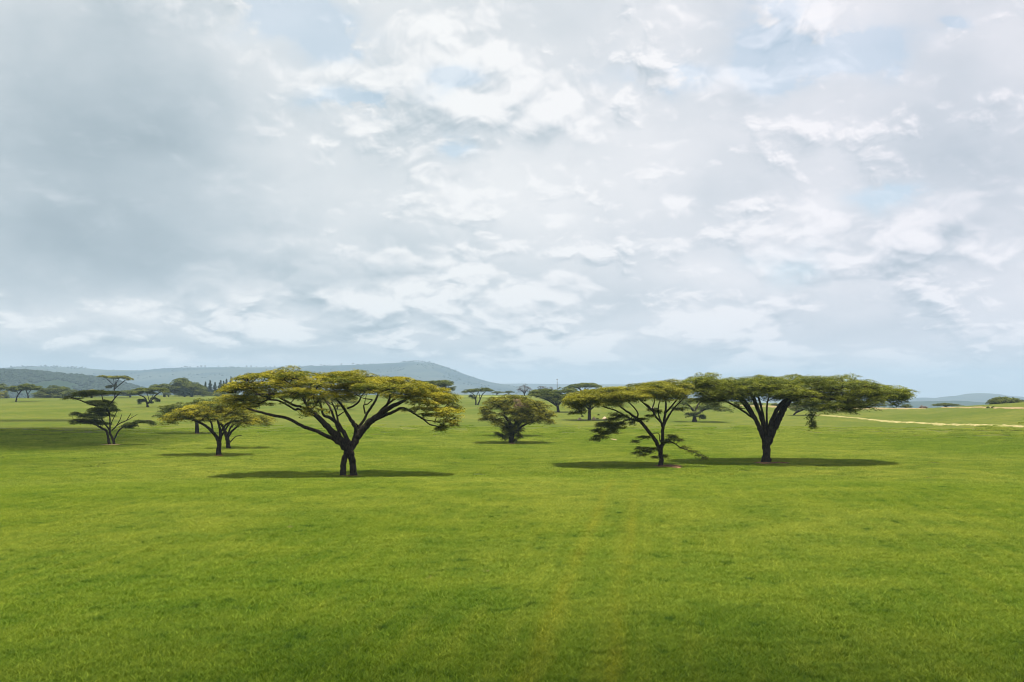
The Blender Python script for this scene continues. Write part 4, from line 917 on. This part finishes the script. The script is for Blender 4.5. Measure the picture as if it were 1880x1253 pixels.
# ------------------------------------------------------------------ bare patches, strips, mounds, pole
def earth_mat(name, a, b_, sc=3.0):
    m, T, b = mat(name, .95); tc = T.nt.nodes.new('ShaderNodeNewGeometry')
    n = T.noise(E(T, tc.outputs['Position']), sc, 5, .65); c = T.mix(T.ss(n, .35, .65), a, b_)
    T.nt.links.new(c.s, b.inputs['Base Color']); b.inputs['Specular IOR Level'].default_value = .05
    return m
M_soil = earth_mat('red_brown_soil', (.12, .06, .03), (.26, .15, .08))
M_straw = earth_mat('dry_straw', (.20, .21, .05), (.42, .34, .17), .9)
M_stubble = earth_mat('pink_stubble', (.22, .18, .07), (.34, .25, .13), .35)
def patch(name, G, rx, ry, material, seed, lift=.10, thick=.06):
    r = np.random.RandomState(seed); na_, nr_ = 28, 6; a = np.linspace(0, 2 * math.pi, na_, endpoint=False)
    ed = 1 + .22 * np.sin(a * 2 + seed) + .15 * np.sin(a * 5 + seed * 2) + r.uniform(-.15, .15, na_)
    V = [[G[0], G[1], float(gz(G[0], G[1])) + lift]]
    for k in range(1, nr_ + 1):
        f = k / nr_; x = G[0] + np.cos(a) * rx * f * ed; y = G[1] + np.sin(a) * ry * f * ed
        z = gz(x, y) + (lift * (1 - f ** 3) - (.10 if k == nr_ else 0)) + r.uniform(-.02, .02, na_)
        V += list(np.stack([x, y, z], -1))
    t = [[0, 1 + k, 1 + (k + 1) % na_] for k in range(na_)]
    q = [[1 + l * na_ + k, 1 + (l + 1) * na_ + k, 1 + (l + 1) * na_ + (k + 1) % na_, 1 + l * na_ + (k + 1) % na_] for l in range(nr_ - 1) for k in range(na_)]
    o = mesh_obj(name, np.array(V), [t, q], material, smooth=True); tag(o, kind='structure'); return o
for k, (px, py, rx, ry) in enumerate([(641, 877.5, 1.5, 1.6), (1216, 858, 1.3, 1.6), (1232, 857.5, 1.8, 1.8), (1406, 852, 1.9, 2.0), (1430, 852, 1.5, 1.3), (206, 818, 1.7, 2.0), (401, 838.5, .7, 1.0), (362, 797.5, .8, 1.2), (1126, 808.5, .8, 2.2), (941, 816, .9, 1.4)]):
    patch('soil_patch', ground_at(px, py), rx, ry, M_soil if k not in (5, 8) else M_stubble, 40 + k, lift=.20)

def strip(name, top, bot, material, seed, lift=.12):
    """a strip lying on the ground between two edge lines (photo px, solved on the terrain)"""
    xs = np.arange(min(t[0] for t in top), max(t[0] for t in top) + .1, 2.0)
    ty = np.interp(xs, *zip(*top)); by = np.interp(xs, *zip(*bot)); mid = (ty + by) / 2
    nz = np.array([float(fbm(np.array([x / 9.]), np.array([seed * 3.]), seed, 4)[0]) for x in xs]); nz2 = np.array([float(fbm(np.array([x / 7.]), np.array([seed * 5.]), seed + 3, 4)[0]) for x in xs])
    hw = (by - ty) / 2 * .55
    ty = mid - hw * np.clip(1 + 1.5 * nz, .05, 2); by = mid + hw * np.clip(1 + 1.5 * nz2, .05, 2)
    N = 7; V = []
    for i_, x in enumerate(xs):
        a = ground_at(x, ty[i_]); b = ground_at(x, by[i_])
        for k in range(N):
            f = k / (N - 1); p = a * (1 - f) + b * f; e = min(f, 1 - f) * 2
            V.append([p[0], p[1], float(gz(p[0], p[1])) - .06 + (lift + .1) * min(1, e * 3)])
    n_ = len(xs); i_, j_ = np.meshgrid(np.arange(n_ - 1), np.arange(N - 1), indexing='ij')
    Q = np.stack([i_ * N + j_, i_ * N + j_ + 1, (i_ + 1) * N + j_ + 1, (i_ + 1) * N + j_], -1).reshape(-1, 4)[:, ::-1]
    o = mesh_obj(name, np.array(V), Q, material, smooth=True); return tag(o, kind='structure')
strip('path', [(1485, 761.5), (1530, 763.5), (1580, 768), (1640, 773), (1700, 776), (1760, 778.5), (1880, 781.5), (1990, 783)],
              [(1485, 763), (1530, 765.5), (1580, 770.5), (1640, 777.5), (1680, 778), (1730, 783.5), (1790, 782.5), (1880, 786), (1990, 788)], M_straw, 3)
strip('stubble_strip', [(1350, 744), (1420, 745), (1500, 746.5), (1580, 747.5), (1640, 749), (1700, 750.5)], [(1350, 746), (1420, 749), (1500, 752), (1580, 753), (1640, 752.5), (1700, 751.5)], M_stubble, 5)
strip('stubble_strip', [(1728, 748.2), (1760, 747.5), (1810, 746.8), (1860, 748), (1990, 749)], [(1728, 749.5), (1760, 750), (1810, 750.5), (1860, 752), (1990, 753)], M_stubble, 6)
strip('stubble_strip', [(845, 727.2), (900, 727.2), (960, 728), (1040, 729.5)], [(845, 728.2), (900, 728.6), (960, 729.6), (1040, 731)], earth_mat('pale_far_grass', (.22, .26, .07), (.32, .36, .12), .3), 7)

def mound(px, py, w, h, seed, label):
    G = ground_at(px, py); ppm = F / G[1]; r = np.random.RandomState(seed); W_ = w / ppm / 2; H_ = h / ppm
    na_, nr_ = 16, 7; a = np.linspace(0, 2 * math.pi, na_, endpoint=False); V = [[0, 0, H_]]
    for k in range(1, nr_ + 1):
        f = k / nr_; e = 1 + .15 * np.sin(a * 3 + seed) + r.uniform(-.08, .08, na_)
        V += list(np.stack([np.cos(a) * W_ * f * e, np.sin(a) * W_ * f * e, H_ * (1 - f ** 1.6) * (1 + r.uniform(-.1, .1, na_)) - (.15 if k == nr_ else 0)], -1))
    t = [[0, 1 + k, 1 + (k + 1) % na_] for k in range(na_)]
    q = [[1 + l * na_ + k, 1 + (l + 1) * na_ + k, 1 + (l + 1) * na_ + (k + 1) % na_, 1 + l * na_ + (k + 1) % na_] for l in range(nr_ - 1) for k in range(na_)]
    o = mesh_obj('earth_mound', np.array(V), [t, q], M_mound, smooth=True); o.location = tuple(G); tag(o, label, 'mound', 'pale earth mounds beside the mid-sized acacia')
M_mound = earth_mat('pale_earth', (.42, .30, .18), (.62, .50, .36), 1.5)
mound(1064, 771, 9, 4, 1, 'small pale earth mound left of the mid-sized acacia stem')
mound(1090, 770.5, 9, 4.5, 2, 'pale earth mound touching the right side of the mid-sized acacia stem')
mound(1110, 770, 10, 4.6, 3, 'tallest and palest earth mound, furthest right of the three')
mound(1540, 754, 7, 4, 4, 'low straw coloured heap at the end of the pale path')
mound(1198, 751, 8, 4, 5, 'pale heap glimpsed between the limbs of the open acacia')

G = ground_at(1023, 728); ppm = F / G[1]
M_pole, Tp, bp_ = mat('weathered_pole', .7)
np_ = Tp.noise(E(Tp, Tp.nt.nodes.new('ShaderNodeNewGeometry').outputs['Position']), 2.0, 3, .5); cp = Tp.mix(np_, (.05, .045, .04), (.10, .09, .08)); Tp.nt.links.new(cp.s, bp_.inputs['Base Color'])
wd = Wood(); Hh = (728 - 696) / ppm
wd.tube(np.array([[0, 0, -.3], [0, 0, Hh * .5], [0, 0, Hh]]), [.24, .2, .16], 8)
po = bpy.data.objects.new('utility_pole', None); COL.objects.link(po); po.location = tuple(G); tag(po, 'thin dark pole standing above the green fan-limbed acacia', 'pole')
ob_ = wd.build(po, M_pole); ob_.name = 'pole_shaft'
wd = Wood(); wd.tube(np.array([[-.7, 0, Hh - .5], [0, 0.17, Hh - .5], [.7, 0, Hh - .5]]), [.09, .09, .09], 6); ob_ = wd.build(po, M_pole); ob_.name = 'crossarm'

# ------------------------------------------------------------------ clouds overhead (above the frame) that shade the left field, plus an added foreground one
def cloud(label, cx, cy, rx, ry, seed, nb, base_z=2000, opacity=1.0):
    r = np.random.RandomState(seed); k = base_z / sd[2]
    ox, oy = cx + sd[0] * k, cy + sd[1] * k
    V = []; Q = []; n = 0; ph = np.linspace(0, 2 * math.pi, 17)[:-1]
    for _ in range(nb):
        a = r.uniform(0, 6.283); f = math.sqrt(r.rand()) * .8
        c = np.array([math.cos(a) * rx * f, math.sin(a) * ry * f, r.uniform(0, 6)]); s = r.uniform(.16, .42) * min(rx, ry) * 1.1
        sx = s * r.uniform(1.0, 1.9)
        lv = np.linspace(-1.4, 1.45, 8)
        for t in lv: V.append(np.stack([c[0] + sx * math.cos(t) * np.cos(ph) * r.uniform(.85, 1.12, 16), c[1] + s * math.cos(t) * np.sin(ph) * r.uniform(.85, 1.12, 16), c[2] + s * .55 * math.sin(t) * np.ones(16) * r.uniform(.9, 1.1, 16)], -1))
        for l in range(7):
            for t in range(16): Q.append([n + l * 16 + t, n + l * 16 + (t + 1) % 16, n + (l + 1) * 16 + (t + 1) % 16, n + (l + 1) * 16 + t])
        n += 128
    m, T, b = mat('cloud_' + str(seed), 1.0); b.inputs['Base Color'].default_value = (.85, .86, .88, 1)
    if opacity < 1:
        tr = T.nt.nodes.new('ShaderNodeBsdfTransparent'); mx = T.nt.nodes.new('ShaderNodeMixShader'); mx.inputs[0].default_value = opacity
        T.nt.links.new(tr.outputs[0], mx.inputs[1]); T.nt.links.new(b.outputs[0], mx.inputs[2]); T.nt.links.new(mx.outputs[0], T.nt.nodes['Material Output'].inputs[0])
    o = mesh_obj('cloud', np.vstack(V), Q, m, smooth=True); o.location = (ox, oy, base_z); tag(o, label, 'cloud')
def gpt(px, py): return ground_at(px, py)
for (px, py, rx, ry, nb, op, sd_, lab) in [
    (110, 825, 15, 9, 16, .55, 1, 'small cloud overhead shading the grass around the ragged tree'),
    (20, 812, 22, 22, 24, .6, 2, 'cloud overhead shading the left middle field'),
    (40, 773, 40, 11, 18, .7, 3, 'long cloud overhead shading the far left field'),
    (40, 853, 22, 4.0, 18, .6, 4, 'narrow cloud overhead shading a band at the left'),
    (250, 802, 26, 7, 34, .35, 6, 'thin cloud overhead shading the grass between the left trees'),
    (-160, 800, 34, 44, 30, .6, 8, 'cloud overhead left of the field'),
    (-9999, 0, 44, 16, 60, .14, 5, 'thin wide unseen cloud added overhead to darken the nearest grass')]:  # last entry: unseen blocker added to darken the foreground like lens vignetting
    P = gpt(px, py) if px > -9000 else (0, 12, 0); cloud(lab, P[0], P[1], rx, ry, sd_, nb, opacity=op)

# ------------------------------------------------------------------ air
bm_v = np.array([[x, y, z] for z in (-75, 235) for y in (-11800, 11800) for x in (-11800, 11800)], float)
hz = mesh_obj('haze', bm_v, np.array([[0, 2, 3, 1], [4, 5, 7, 6], [0, 1, 5, 4], [2, 6, 7, 3], [0, 4, 6, 2], [1, 3, 7, 5]]), bpy.data.materials.new('haze_air'))
hm = hz.data.materials[0]; hm.use_nodes = True; ht = hm.node_tree; ht.nodes.clear()
ho = ht.nodes.new('ShaderNodeOutputMaterial'); pv = ht.nodes.new('ShaderNodeVolumePrincipled')
pv.inputs['Color'].default_value = (.58, .80, 1.0, 1); pv.inputs['Density'].default_value = 1.3e-4; pv.inputs['Anisotropy'].default_value = 0.0
ht.links.new(pv.outputs[0], ho.inputs['Volume'])
tag(hz, 'pale blue air between the field and the far hills', 'haze', kind='stuff')
